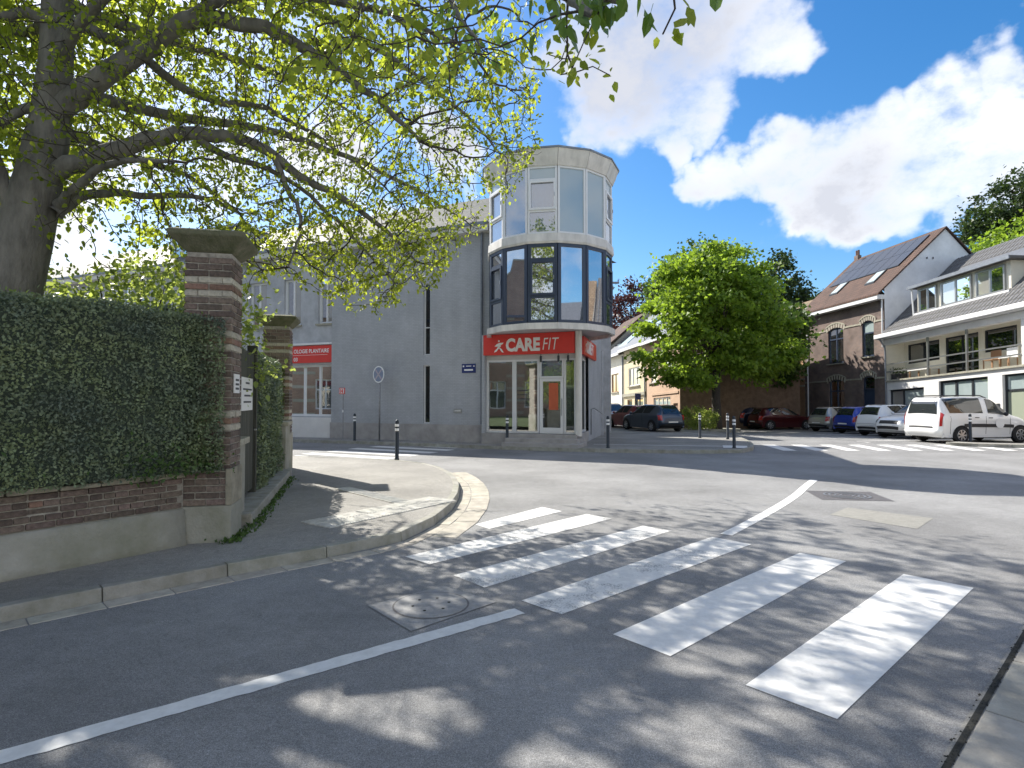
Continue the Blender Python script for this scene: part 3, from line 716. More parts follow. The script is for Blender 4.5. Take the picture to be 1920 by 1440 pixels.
def crown_points(blobs, n, hollow=.55, nclump=None, csize=.5, flat=.6):
    """points in clumps through the outer part of a crown given as ellipsoids (x, y, z, rx, ry, rz)"""
    B = np.array(blobs, float); w = (B[:, 3] * B[:, 4] * B[:, 5]) ** .67; w /= w.sum()
    nclump = nclump or n // 60
    k = rng.choice(len(B), nclump, p=w); u = rng.normal(size=(nclump, 3)); u /= np.linalg.norm(u, axis=1, keepdims=True)
    r = (hollow ** 3 + (1 - hollow ** 3) * rng.random(nclump)) ** (1 / 3)
    C = B[k, :3] + B[k, 3:] * u * r[:, None]
    j = rng.integers(0, nclump, n); g = rng.normal(size=(n, 3)) * csize * np.array([1, 1, flat]) * (.6 + .8 * rng.random((nclump, 1)))[j]
    return C[j] + g, u[j], C

def tree(name, label, base, h, blobs, n, leaf, lm, group=None, r=.25, bark='bark_dark', nclump=None, csize=.45, V=OVAL_V, F=OVAL_F, hollow=.5, lean=(0, 0), lean2=None, flat=.6, cat='tree'):
    z0 = gz(base[0], base[1]); t = thing(name, label, cat, (base[0], base[1], z0), 0, group)
    P, U, C = crown_points(blobs, n, hollow, nclump, csize, flat)
    top = (base[0] + lean[0], base[1] + lean[1], z0 + h)
    b = MB(); pts = [Vector((base[0], base[1], z0 - .1)).lerp(Vector(top), k / 6) + Vector((rnd.gauss(0, .03), rnd.gauss(0, .03), 0)) * (k > 0) for k in range(7)]
    b.tube(pts, [r * (1.35 if k == 0 else 1.0 - .07 * k) for k in range(7)], 9, wob=.12)
    b.build('trunk', M[bark], t, smooth=True)
    b = MB(); 
    for c in C[::max(1, len(C) // 46)]:
        k = rnd.uniform(.45, 1.0); s = Vector(pts[3].lerp(pts[6], rnd.random())); e = Vector(c)
        m_ = s.lerp(e, .5) + Vector((0, 0, (e - s).length * .08)); rr = r * rnd.uniform(.16, .34)
        b.tube([s, m_, e], [rr, rr * .6, rr * .15], 5, False)
    stuff(b.build('limbs', M[bark], t, smooth=True))
    d = U * .6 + rng.normal(size=P.shape) * .7 + np.array([0, 0, -.25])
    Vv, Ff = leaf_cloud(P, d, leaf * (.7 + .6 * rng.random(len(P))), V, F)
    stuff(mesh_np('crown', Vv, Ff, M[lm], t))
    return t

# ------------------------------------------------------------------ the old garden wall: pillars, bricks, hedge, gate
brick_mesh = {}
def brick_obj(parent, p, ax, ln, hh, dp, material, name='brick'):
    """a brick lying along ax (unit xy), centre p; alike bricks share one mesh"""
    key = (round(ln, 3), round(hh, 3), round(dp, 3), material)
    if key not in brick_mesh:
        b = MB(); x, y, z, c = ln / 2, dp / 2, hh / 2, .006
        b.rings([[(-x + c, -y + c, -z), (x - c, -y + c, -z), (x - c, y - c, -z), (-x + c, y - c, -z)], [(-x, -y, -z + c), (x, -y, -z + c), (x, y, -z + c), (-x, y, -z + c)],
                 [(-x, -y, z - c), (x, -y, z - c), (x, y, z - c), (-x, y, z - c)], [(-x + c, -y + c, z), (x - c, -y + c, z), (x - c, y - c, z), (-x + c, y - c, z)]])
        me = bpy.data.meshes.new('brick'); me.from_pydata(b.v, [], b.f); me.materials.append(M[material]); brick_mesh[key] = me
    a = math.atan2(ax[1], ax[0]) + rnd.gauss(0, .012)
    link(name, brick_mesh[key], parent, Matrix.Translation((p[0] + rnd.gauss(0, .002), p[1] + rnd.gauss(0, .002), p[2])) @ Matrix.Rotation(a, 4, 'Z') @ Matrix.Rotation(rnd.gauss(0, .008), 4, 'Y'))

def pillar(label, corner, rot, w, zb, zbrick, ztop, creams, course=.0755, extra=None):
    """square pillar; corner = its front right base corner, front edge runs left along -a"""
    a = Vector((math.cos(rot), math.sin(rot), 0)); s = Vector((-a.y, a.x, 0)); c = Vector((*corner, 0))
    t = thing('gate_pillar', label, 'pillar', (*(c - a * w / 2 + s * w / 2).xy, zb), 0, 'brick pillars of the garden gate')
    o = c - a * w
    P = lambda u, d, z: ((o + a * u + s * d).x, (o + a * u + s * d).y, z)
    MB().box(-.02, w + .02, -.02, w + .02, zb - .1, zbrick, P).build('plinth', M['render_moss'], t, bevel=.015)
    MB().box(.014, w - .014, .014, w - .014, zbrick + .002, ztop, P).build('mortar_core', M['mortar'], t)
    nc = int((ztop - zbrick) / course); bh = course - .013; bd = .10
    for k in range(nc):
        z = zbrick + course * (k + .5); cr = k in creams; red = (k - 1) in creams and (k + 1) in creams
        mm = 'brick_cream' if cr else ('brick_red' if red or rnd.random() < .05 else 'brick_dark')
        L = (w - .012) / 2
        mk = lambda: mm
        if k % 2 == 0:
            for i in range(2): brick_obj(t, P((L + .012) * i + L / 2, bd / 2 - .0, z), a, L, bh, bd, mm)
            ln = (w - bd - .012)
            brick_obj(t, P(w - bd / 2, bd + .012 + L / 2, z), s, L, bh, bd, mm); brick_obj(t, P(w - bd / 2, bd + .024 + L + (ln - L - .012) / 2, z), s, ln - L - .012, bh, bd, mm)
        else:
            for i in range(2): brick_obj(t, P(w - bd / 2, (L + .012) * i + L / 2, z), s, L, bh, bd, mm)
            ln = (w - bd - .012); h1 = ln * .33; h2 = ln - h1 - .012
            brick_obj(t, P(h1 / 2, bd / 2, z), a, h1, bh, bd, mm); brick_obj(t, P(h1 + .012 + h2 / 2, bd / 2, z), a, h2, bh, bd, mm)
    # flaring cap
    def ring(e, z): return [P(-e, -e, z), P(w + e, -e, z), P(w + e, w + e, z), P(-e, w + e, z)]
    MB().rings([ring(-.01, ztop), ring(.015, ztop + .02), ring(.05, ztop + .06), ring(.125, ztop + .14), ring(.15, ztop + .165), ring(.15, ztop + .215), ring(.11, ztop + .235), ring(.0, ztop + .262)]).build('cap', M['cap'], t, bevel=.012)
    return t, P
def tree_of(z, zb, c=.0755): return int((z - zb) / c)
p1, P1 = pillar('near brick gate pillar with cream bands and flared mossy cap, hedge against its front', (-3.17, 6.56), R(13), .49, .10, .52, 3.36, {tree_of(3.06, .52), tree_of(3.06, .52) - 2, tree_of(2.42, .52), tree_of(2.42, .52) - 2, tree_of(1.52, .52), tree_of(1.52, .52) - 2})
MB().box(.445, .513, -.016, .50, .52, .93, P1).build('quoin_stone', M['stone'], p1, bevel=.01)
p2, P2 = pillar('far brick gate pillar whose front is mossy, next to the sunlit pavement corner', (-5.02, 13.1), R(14), .56, .10, .95, 3.36, {tree_of(2.98, .95), tree_of(2.98, .95) - 2, tree_of(2.2, .95), tree_of(2.2, .95) - 2, tree_of(1.45, .95), tree_of(1.45, .95) - 2})

# low brick wall with rendered base under the hedge
wd = Vector((-.565, -.825, 0)).normalized(); wn = Vector((-wd.y, wd.x, 0))      # wn points to the road
if wn.x < 0: wn = -wn
wo = Vector((-3.62, 6.44, 0)); WL = 7.2
W = lambda u, d, z: ((wo + wd * u - wn * d).x, (wo + wd * u - wn * d).y, z)
t = thing('garden_wall', 'low old brick wall on a rendered base below the hedge', 'wall', (*(wo + wd * 1.5).xy, .1))
b = MB(); nseg = 24
rows = []
for i in range(nseg + 1):
    u = WL * i / nseg; k = lambda: rnd.gauss(0, .006)
    rows.append([W(u, -.10 + k(), .05), W(u, -.055 + k(), .2 + k()), W(u, -.035 + k(), .42), W(u, -.02, .49 + k() * .8), W(u, .01, .51), W(u, .3, .51), W(u, .3, .05)])
b.rings(rows); b.build('rendered_base', M['render_moss'], t, smooth=True)
MB().box(0, WL, .012, .3, .505, .835, W).build('mortar_core', M['mortar'], t)
for k in range(5):
    z = .512 + .066 * (k + .5); st = k % 2 == 0; ln = .215 if st else .105; u = .02 + (0 if st else .05)
    lim = 6.0 if st else 4.4
    while u + ln < lim:
        l2 = ln + rnd.uniform(-.012, .012)
        brick_obj(t, W(u + l2 / 2, .045 + rnd.gauss(0, .004), z), wd, round(l2, 2), .054, .1, 'brick_red' if rnd.random() < .08 else 'brick_dark'); u += l2 + .013
u = .0
while u < 6:
    l2 = rnd.uniform(.28, .42); m_ = MB(); j = rnd.gauss(0, .006)
    m_.box(u, u + l2 - .01, -.045 + j, .3, .845, .90 + j, W); m_.build('coping_stone', M['stone'], t, bevel=.012); u += l2

def hedge(label, fr, L, D, z0, z1, n, leaf, lm='leaf_hedge', ends=True, core=True, bulge=.05, gap=0.0):
    """clipped hedge: a dense box of small leaves; fr(u, d, z) maps along, across and up"""
    c = fr(L / 2, D / 2, z0); t = thing('hedge', label, 'hedge', (c[0], c[1], z0))
    b = MB(); nu, nz = 14, 8
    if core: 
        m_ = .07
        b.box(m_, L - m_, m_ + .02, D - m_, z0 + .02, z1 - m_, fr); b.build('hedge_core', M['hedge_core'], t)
    areas = [('f', L * (z1 - z0)), ('t', L * D), ('e0', D * (z1 - z0)), ('e1', D * (z1 - z0))]
    tot = sum(a for _, a in areas); P = []; Nn = []
    o = np.array(fr(0, 0, 0)); ex = np.array(fr(1, 0, 0)) - o; ey = np.array(fr(0, 1, 0)) - o
    for f, a in areas:
        m_ = int(n * a / tot); q = rng.random((m_, 2)); dep = np.abs(rng.normal(size=m_)) * .045 - .02
        if f == 'f': u, d_, z = q[:, 0] * L, dep, z0 + q[:, 1] * (z1 - z0); nrm = np.tile(-ey, (m_, 1))
        elif f == 't': u, d_, z = q[:, 0] * L, q[:, 1] * D, z1 - dep + .0; nrm = np.tile([0, 0, 1.], (m_, 1))
        elif f == 'e0': u, d_, z = dep, q[:, 0] * D, z0 + q[:, 1] * (z1 - z0); nrm = np.tile(-ex, (m_, 1))
        else: u, d_, z = L - dep, q[:, 0] * D, z0 + q[:, 1] * (z1 - z0); nrm = np.tile(ex, (m_, 1))
        w_ = bulge * (np.sin(u * 2.7 + z * 1.3) * .5 + np.sin(u * 6.1 - z * 4.7) * .35 + np.sin(z * 9 + u * 3) * .25)
        if f == 'f': d_ = d_ - w_ * 1
        if f == 't': z = z + w_ * .6
        P.append(o + u[:, None] * ex + d_[:, None] * ey + z[:, None] * np.array([0, 0, 1.])); Nn.append(nrm)
    P = np.concatenate(P); Nn = np.concatenate(Nn)
    Dd = Nn * .55 + rng.normal(size=P.shape) * .75 + np.array([0, 0, .1])
    V, F = leaf_cloud(P, Dd, leaf * (.6 + .7 * rng.random(len(P))), OVAL_V, OVAL_F, up=Nn, roll=.8)
    stuff(mesh_np('foliage', V, F, M[lm], t))
    return t, o, ex, ey
HF = lambda u, d, z: W(u - .42, d - .16, z)
t, o, ex, ey = hedge('long clipped dark green hedge on top of the low brick wall', HF, 6.2, .9, .89, 2.63, 74000, .036)
m_ = 8500; q = rng.random((m_, 2)); u = -.30 + q[:, 0] * .74; z = .92 + q[:, 1] * 1.70; o3 = np.array(P1(0, 0, 0)); e3 = np.array(P1(1, 0, 0)) - o3; f3 = np.array(P1(0, 1, 0)) - o3
P = o3 + u[:, None] * e3 + (-.015 - .10 * rng.random(m_))[:, None] * f3 + z[:, None] * np.array([0, 0, 1.])
V, F = leaf_cloud(P, -f3 * .55 + rng.normal(size=P.shape) * .75, .036 * (.6 + .7 * rng.random(m_)), OVAL_V, OVAL_F, roll=.8); stuff(mesh_np('foliage', V, F, M['leaf_hedge'], t))
# brighter young shoots low down and a few on top
m_ = 2600; u = rng.random(m_) * 6.2; z = .87 + np.abs(rng.normal(size=m_)) * .2; keep = (np.sin(u * 3.1) + np.sin(u * 1.3 + 2) + rng.normal(size=m_) * .6) > -.2
u, z = u[keep], z[keep]; P = o + u[:, None] * ex + (rng.normal(size=len(u)) * .035 - .05)[:, None] * ey + z[:, None] * np.array([0, 0, 1.])
V, F = leaf_cloud(P, -ey * .6 + rng.normal(size=P.shape) * .7, .05 * (.7 + .6 * rng.random(len(P))), OVAL_V, OVAL_F); stuff(mesh_np('young_shoots', V, F, M['leaf_hedge_new'], t))
m_ = 500; u = rng.random(m_) * 6; P = o + u[:, None] * ex + (rng.random(m_) * .9)[:, None] * ey + (2.63 + np.abs(rng.normal(size=m_)) * .05)[:, None] * np.array([0, 0, 1.])
V, F = leaf_cloud(P, np.array([0, 0, .8]) + rng.normal(size=P.shape) * .5, .05 * (.7 + .6 * rng.random(m_)), OVAL_V, OVAL_F); stuff(mesh_np('young_shoots', V, F, M['leaf_shrub'], t))

# the gate side of the garden
ga = Vector((-.265, .964, 0)).normalized(); gn = Vector((-ga.y, ga.x, 0))        # gn points into the garden (left)
if gn.x > 0: gn = -gn
go = Vector((-3.30, 7.02, 0))
Gf = lambda u, d, z: ((go + ga * u + gn * d).x, (go + ga * u + gn * d).y, z)
def stub(label, u0, u1, ztop, d0=.02):
    t = thing('stub_wall', label, 'wall', Gf((u0 + u1) / 2, .2, .1), 0, 'short walls beside the gate')
    MB().box(u0, u1, d0, .42, .05, ztop, Gf).build('wall', M['render_moss'], t, bevel=.01)
    z = .55; k = 0
    MB().box(u0 - .03, u1 + .03, d0 - .05, .47, ztop + .002, ztop + .085, Gf).build('coping', M['coping'], t, bevel=.01)
stub('short rendered wall with grey coping right behind the near gate pillar', 0.02, .62, 1.14)
stub('short rendered wall with grey coping just before the far gate pillar', 5.25, 6.1, 1.16, .0)
t = thing('garden_gate', 'dark wooden garden gate carrying a white notice, between the gate pillars', 'gate', Gf(1.5, .2, .3))
for i in range(9):
    u = .78 + .152 * i; MB().box(u, u + .145, .16, .195, .34, 2.42 + .0 * i, Gf).build('board', M['gatewood'], t, bevel=.004)
for z in (.55, 1.3, 2.2): MB().box(.78, 2.14, .20, .25, z, z + .1, Gf).build('rail', M['gatewood'], t)
for u in (.66, 2.16): MB().box(u, u + .11, .12, .26, .2, 2.55, Gf).build('post', M['gatewood'], t, bevel=.006)
MB().tube([Gf(1.98, .12, 1.25), Gf(1.98, .09, 1.25), Gf(1.88, .09, 1.25)], .012, 6).build('handle', M['steel'], t)
t = thing('notice_board', 'white printed notice fixed to the dark wooden gate', 'sign', Gf(1.35, .14, 1.55))
MB().box(1.0, 1.9, .135, .155, 1.55, 2.02, Gf).build('plate', M['plate'], t)
for i, (a, c) in enumerate([(1.3, 1.6), (1.1, 1.8), (1.2, 1.7), (1.15, 1.75)]): MB().box(a, c, .131, .134, 1.93 - .09 * i, 1.955 - .09 * i, Gf).build('text_line', M['ink'], t)
c = P1(.49 + .02, .2, 1.87); t = thing('house_plate', 'small white plate with dark letters on the near gate pillar', 'sign', c)
MB().box(.49 + .002, .49 + .016, .1, .34, 1.78, 2.0, P1).build('plate', M['plate'], t)
for z in (1.82, 1.87, 1.92): MB().box(.49 + .016, .49 + .018, .14, .30, z, z + .025, P1).build('text_line', M['ink'], t)
MB_ = MB().prism([Gf(.3, -.12, 0)[:2], Gf(5.3, -.12, 0)[:2], Gf(5.3, .6, 0)[:2], Gf(.3, .6, 0)[:2]], .05, .27); o_ = MB_.build('threshold', M['kerb'], bevel=.015); struct(o_)
hedge('tall dark hedge showing above the wooden gate', lambda u, d, z: Gf(u + .1, d + .45, z), 2.6, .8, .3, 2.8, 9000, .05)
t, o, ex, ey = hedge('dark ivy covered hedge between the gate and the far gate pillar', lambda u, d, z: Gf(u + 2.4, d + .1, z), 2.75, .7, .27, 2.42, 12000, .055)
# mossy ivy skin on the front of the far pillar
t = thing('ivy', 'yellow green ivy and moss growing on the front of the far gate pillar', 'ivy', P2(.2, -.02, 1.2))
m_ = 2600; q = rng.random((m_, 2)); u = -.1 + q[:, 0] * .56; z = 1.1 + q[:, 1] * 1.35
o2 = np.array(P2(0, 0, 0)); ex2 = np.array(P2(1, 0, 0)) - o2; ey2 = np.array(P2(0, 1, 0)) - o2
P = o2 + u[:, None] * ex2 + (-.02 - .03 * rng.random(m_))[:, None] * ey2 + z[:, None] * np.array([0, 0, 1.])
V, F = leaf_cloud(P, -ey2 * .4 + rng.normal(size=P.shape) * .6, .05 * (.6 + .6 * rng.random(m_)), OVAL_V, OVAL_F); stuff(mesh_np('foliage', V, F, M['ivy_light'], t))
# weeds along the wall foot
m_ = 900; u = rng.random(m_) * 5; P = np.array([Gf(a, -.14, .12) for a in u]) + rng.normal(size=(m_, 3)) * np.array([.05, .05, .015])
V, F = leaf_cloud(P, np.array([.3, 0, .8]) + rng.normal(size=P.shape) * .6, .05 * (.5 + .8 * rng.random(m_)), OVAL_V, OVAL_F); stuff(mesh_np('weeds', V, F, M['leaf_hedge_new']))
P = np.array([Gf(a, -.02, .12) for a in rng.random(500) * .5 - .55]) + rng.normal(size=(500, 3)) * np.array([.06, .06, .012])
V, F = leaf_cloud(P, np.array([.3, 0, .8]) + rng.normal(size=P.shape) * .6, .045 * (.5 + .8 * rng.random(500)), OVAL_V, OVAL_F); stuff(mesh_np('weeds', V, F, M['leaf_hedge_new']))
struct(MB().poly([(-4.3, 7.2, .3), (-5.7, 13.5, .3), (-13, 17, .3), (-30, 24, .3), (-40, -10, .3), (-9, 0, .3)]).build('garden_lawn', M['terrain']))

# loose leafy shrub behind the hedge
t = thing('shrub', 'loose leafy sunlit shrub standing behind the long hedge', 'shrub', (-6.0, 9.0, .3))
P, U, C = crown_points([(-6.4, 9.2, 2.9, 1.4, 1.0, 1.1), (-4.9, 8.9, 2.9, 1.0, .8, 1.2), (-7.8, 9.6, 2.7, 1.3, 1.0, 1.1), (-5.5, 9.4, 3.5, .9, .6, .75), (-4.3, 8.6, 2.4, .6, .6, .9)], 7000, .2, 230, .22, .6)
V, F = leaf_cloud(P, U * .4 + rng.normal(size=P.shape) * .7, .085 * (.6 + .7 * rng.random(len(P))), LEAF_V, LEAF_F); stuff(mesh_np('foliage', V, F, M['leaf_shrub'], t))
b = MB()
for c in C[::6]: b.tube([(-6.0 + rnd.gauss(0, .6), 9.1, .3), Vector((-6, 9.1, 1.4)).lerp(Vector(c), .6), c], [.03, .02, .006], 5, False)
stuff(b.build('stems', M['twig'], t, smooth=True))

# ------------------------------------------------------------------ the corner building with the round glazed bay
CF = Frame((-1.04, 21.6), (-.92, .39), (.39, .92))
bld = thing('corner_building', 'grey tiled corner building with a round glazed bay over a red shopfront', 'building', (-.5, 23, .1))
EAVE = 8.12
slits = [(2.33, 2.62, 3.46, 6.26), (2.33, 2.62, .80, 3.05)]
wall(CF, 'wall', 0, 7.1, .76, EAVE, slits, M['care_wall'], bld, .14)
wall(CF, 'plinth', -.04, 7.13, .05, .75, [], M['care_plinth'], bld, d=-.035)
MB().box(-.04, 7.13, -.036, .05, .735, .765, CF).build('plinth_edge', M['care_plinth'], bld)
for o in slits: window(CF, bld, *o, .12, 1, (o[2] + (o[3] - o[2]) * .38,) if o[3] > 4 else (), M['white_frame'], M['glass_dark'], .035)
# left section, set back a little, with shop window and upper windows
ops = [(7.13, 10.9, 1.0, 3.22), (7.2, 7.98, 4.97, 7.0), (8.93, 9.9, 4.97, 7.0), (10.9, 11.95, 4.97, 7.0), (12.9, 13.8, 4.97, 7.0)]
wall(CF, 'wall', 7.1, 30, .05, EAVE, ops + [(19.1, 19.9, 5.1, 7.7), (20.1, 20.9, 5.1, 7.7), (23, 24, 5, 7), (26, 27, 5, 7)] + [(12.4, 16.5, 1.0, 3.22)], M['care_render'], bld, .2, d=.16)
b = MB(); b.quad(CF(7.1, 0, .05), CF(7.1, .16, .05), CF(7.1, .16, EAVE), CF(7.1, 0, EAVE)); b.build('wall', M['care_wall'], bld)
window(CF, bld, 7.13, 10.9, 1.0, 3.22, .34, 1, (), M['white_frame'], M['glass_shop'], .09, colx=[7.13, 7.95, 8.8, 9.85, 10.9])
window(CF, bld, 12.4, 16.5, 1.0, 3.22, .34, 4, (), M['white_frame'], M['glass_house'], .09)
for o in ops[1:]: window(CF, bld, *o, .32, 2, (), M['white_frame'], [M['glass_curtain'], M['glass_house']], .08, sill=M['coping'])
MB().box(7.12, 10.92, .08, .16, .10, .96, CF).build('sill_wall', M['white_render'], bld)
MB().box(7.11, 10.95, .04, .17, 4.06, 4.15, CF).build('lintel', M['white_frame'], bld)
# other walls
B0, B1, B2 = CF(0, .6, 0), CF(18.5, 7.2, 0), None
sideO = (2.45, 20.6); SF = Frame(sideO, (.256, .967), (-.967, .256))
E1 = SF(7.0, 0, 0)
b = MB()
def vw(p, q, z0, z1): b.quad((p[0], p[1], z0), (q[0], q[1], z0), (q[0], q[1], z1), (p[0], p[1], z1))
back = CF(30, 8.2, 0); lft = CF(30, .16, 0); bk2 = (E1[0] - 2.2, E1[1] + 1.6)
vw(E1, bk2, 0, EAVE); vw(bk2, back, 0, EAVE); vw(back, lft, 0, EAVE)
b.build('wall', M['care_render'], bld)
wall(SF, 'wall', 2.05, 7.0, .05, EAVE, [], M['care_wall2'], bld)
wall(SF, 'wall', -.2, 2.05, 4.1, EAVE, [], M['care_wall2'], bld)
MB().box(6.55, 7.02, -.06, .2, .06, 4.0, SF).build('corner_pier', M['care_render'], bld)
b = MB(); b.quad(CF(0, 0, 4.1), CF(-1.6, 0, 4.1), CF(-1.6, 0, EAVE), CF(0, 0, EAVE)); b.build('wall', M['care_wall'], bld)
# roof
rd = 3.9; RZ = 10.75
b = MB()
b.quad(CF(-.9, -.25, EAVE + .16), CF(30.2, -.25, EAVE + .16), CF(30.2, rd, RZ), CF(1.6, rd, RZ))
b.quad(CF(1.6, rd, RZ), CF(30.2, rd, RZ), CF(30.2, 8.4, EAVE + .16), CF(-3.2, 8.0, EAVE + .16))
b.poly([CF(-.9, -.25, EAVE + .16), CF(1.6, rd, RZ), CF(-3.2, 8.0, EAVE + .16)])
b.build('roof', M['slate'], bld)
MB().box(-.3, 30.2, -.30, .1, EAVE - .16, EAVE + .155, CF).build('eaves_board', M['fascia'], bld)
MB().box(-.3, 30.2, -.36, -.302, EAVE + .06, EAVE + .17, CF).build('gutter', M['zinc'], bld)
# dormers far left on the roof, glimpsed through the tree
for u0_ in (19.1, 20.1, 23, 26): window(CF, bld, u0_, u0_ + (.8 if u0_ < 22 else 1), 5.1 if u0_ < 22 else 5, 7.7 if u0_ < 22 else 7, .32, 2, (6.4,), M['white_frame'], M['glass_blind'], .1)
MB().box(18.9, 21.1, .10, .158, 4.7, 5.05, CF).build('panel', M['white_frame'], bld); MB().box(18.9, 21.1, .10, .158, 7.75, EAVE - .2, CF).build('panel', M['white_frame'], bld); MB().box(19.92, 20.08, .10, .158, 5.06, 7.74, CF).build('panel', M['white_frame'], bld)
for u in (13.6, 16.6):
    window(CF, bld, u, u + 1.5, 8.6, 9.9, .9, 2, (), M['white_frame'], M['glass_blind'], .08, name='dormer_window')
    MB().box(u - .12, u + 1.62, .93, 3.2, 8.45, 10.0, CF).build('dormer', M['fascia'], bld)
    MB().box(u - .3, u + 1.8, .7, 3.6, 10.002, 10.12, CF).build('dormer_roof', M['zinc'], bld)
MB().tube([CF(.07, -.07, EAVE - .1), CF(.07, -.07, .8)], .045, 8).build('downpipe', M['zinc'], bld)

# the bay
TC = Vector((1.35, 20.7, 0)); NS = 14; PH0 = R(2.9); ST = 2 * math.pi / NS
def TP(k, r, z): a = PH0 + ST * k; return (TC.x + r * math.sin(a), TC.y - r * math.cos(a), z)
def bay_ring(name, z0, z1, r0, r1, material, k0=-5, k1=9, th=.12):
    m_ = MB()
    for k in range(k0, k1): m_.hexa([TP(k, r0, z0), TP(k + 1, r0, z0), TP(k + 1, r0 - th, z0), TP(k, r0 - th, z0), TP(k, r1, z1), TP(k + 1, r1, z1), TP(k + 1, r1 - th, z1), TP(k, r1 - th, z1)])
    return m_.build(name, material, bld)
bay_ring('bay_band', 3.97, 4.17, 2.30, 2.30, M['tower_panel'])
bay_ring('bay_band', 6.74, 6.80, 2.24, 2.27, M['tower_panel']); bay_ring('bay_band', 6.803, 7.06, 2.27, 2.25, M['tower_panel'])
for k in range(-5, 9):
    MB().hexa([TP(k + .006, 2.25, 9.26), TP(k + .994, 2.25, 9.26), TP(k + .994, 2.1, 9.26), TP(k + .006, 2.1, 9.26), TP(k + .006, 2.36, 9.50), TP(k + .994, 2.36, 9.50), TP(k + .994, 2.15, 9.50), TP(k + .006, 2.15, 9.50)]).build('fascia_panel', M['tower_panel'], bld)
    MB().hexa([TP(k + .006, 2.35, 9.505), TP(k + .994, 2.35, 9.505), TP(k + .994, 2.15, 9.505), TP(k + .006, 2.15, 9.505), TP(k + .006, 2.44, 9.74), TP(k + .994, 2.44, 9.74), TP(k + .994, 2.2, 9.74), TP(k + .006, 2.2, 9.74)]).build('fascia_panel', M['tower_panel'], bld)
b = MB(); b.rings([[TP(k, 2.47, 9.742) for k in range(NS)], [TP(k, 2.47, 9.80) for k in range(NS)], [TP(k, 1.6, 10.02) for k in range(NS)]]); b.build('bay_roof', M['zinc'], bld)
MB().poly([TP(k, 2.2, 4.09) for k in range(NS)]).build('soffit', M['soffit'], bld)
MB().poly([TP(k, 2.15, 6.77) for k in range(NS)]).build('bay_floor', M['interior'], bld)
for (z0, z1, fm, two, r, fw) in ((4.17, 6.74, 'navy_frame', False, 2.2, .105), (7.06, 9.26, 'white_frame', True, 2.2, .065)):
    for k in range(-4, 4):
        a, c = Vector(TP(k, r, 0)), Vector(TP(k + 1, r, 0)); dd = (c - a).normalized(); nn = Vector((-dd.y, dd.x, 0))
        if nn.dot(TC - a) < 0: nn = -nn
        fr = Frame(a.xy, dd.xy, nn.xy); wdt = (c - a).length
        if two: gm = {-4: 'glass_deep', -3: 'glass_tower', -2: 'glass_deep', -1: 'glass_blind', 0: 'glass_blind', 1: 'glass_blind', 2: 'glass_blind', 3: 'glass_blind'}[k]
        else: gm = 'glass_tower'
        op = k in (-1, 2, -3)
        h = z1 - z0; t1, t2 = z0 + h * .335, z0 + h * .80
        gl = [M['glass_deep'], M['glass_deep'], M['glass_blind']] if (two and op) else M[gm]
        w = window(fr, bld, .012, wdt - .012, z0, z1, .03, 1, (t1, t2) if op else (), M[fm], gl, fw, proud=.04)
        if op:       # the opening light is a frame of its own
            m_ = MB(); f = .07; T = fr; e0, e1, y0, y1 = fw * .8, wdt - fw * .8, t1 + .035, t2 - .035
            m_.box(e0, e0 + f, -.045, .02, y0, y1, T); m_.box(e1 - f, e1, -.045, .02, y0, y1, T); m_.box(e0 + f, e1 - f, -.045, .02, y0, y0 + f, T); m_.box(e0 + f, e1 - f, -.045, .02, y1 - f, y1, T)
            m_.build('sash', M[fm], w)
            MB().box(e1 - f * .7, e1 - f * .4, -.07, -.046, (y0 + y1) / 2 - .06, (y0 + y1) / 2 + .06, T).build('handle', M['steel'], w)
b = MB()
b.rings([[TP(k, 1.0, 4.2) for k in range(NS)], [TP(k, 1.0, 9.2) for k in range(NS)]]); b.build('bay_core', M['interior'], bld)
MB().box(-.12, .12, -.08, .02, 0, .06, lambda x, y, z: (3.62 + x + .12, 20.9 + y, 5.9 + z)).build('flood_light', M['zinc'], bld)

# shopfront below the bay
SH = Frame((-1.0, 21.3), (.9336, -.359), (.359, .9336))
z0, zt = .57, 3.16
MB().box(-.08, 1.02, -.12, 1.2, .05, .50, SH).build('plinth', M['care_plinth'], bld, bevel=.01)
MB().prism([q_[:2] for q_ in (SH(-.04, .05, 0), SH(3.42, .05, 0), SF(.02, .05, 0), SF(4.6, .1, 0), SH(-.04, 4.6, 0))], .44, .505).build('shop_floor', M['interior_floor'], bld)
for k, (dz, e) in enumerate(((.12, .92), (.255, .58), (.39, .24))):
    MB().box(1.03, 3.75 - .12 * k, -e, .30, dz - .02 if k == 0 else dz - .128, dz + .115, SH).build('step', M['care_plinth'], bld, bevel=.008)
shopglass = M['glass_shop']
window(SH, bld, 0, 1.08, z0 - .06, zt, .22, 1, (), M['white_frame'], shopglass, .065, name='shop_window')
window(SH, bld, 1.09, 2.04, z0 - .06, zt, .22, 1, (), M['white_frame'], shopglass, .065, name='shop_window')
window(SH, bld, 2.05, 2.95, 2.48, zt, .22, 1, (), M['white_frame'], M['glass_deep'], .065, name='transom_window')
window(SH, bld, 2.96, 3.38, z0 - .06, zt, .22, 1, (), M['white_frame'], shopglass, .055, name='shop_window')
MB().box(-.05, 3.4, .18, .3, zt + .003, 4.09, SH).build('lintel', M['soffit'], bld)
MB().box(-.12, -.005, .0, .5, .05, 4.09, SH).build('corner_pier', M['care_wall'], bld)
m_ = MB(); T = SH; u0, u1 = 2.06, 2.94; f = .11
m_.box(u0, u0 + f, .17, .24, .51, 2.47, T); m_.box(u1 - f, u1, .17, .24, .51, 2.47, T); m_.box(u0 + f, u1 - f, .17, .24, .51, .72, T); m_.box(u0 + f, u1 - f, .17, .24, 2.36, 2.47, T)
door = m_.build('door', M['white_frame'], bld)
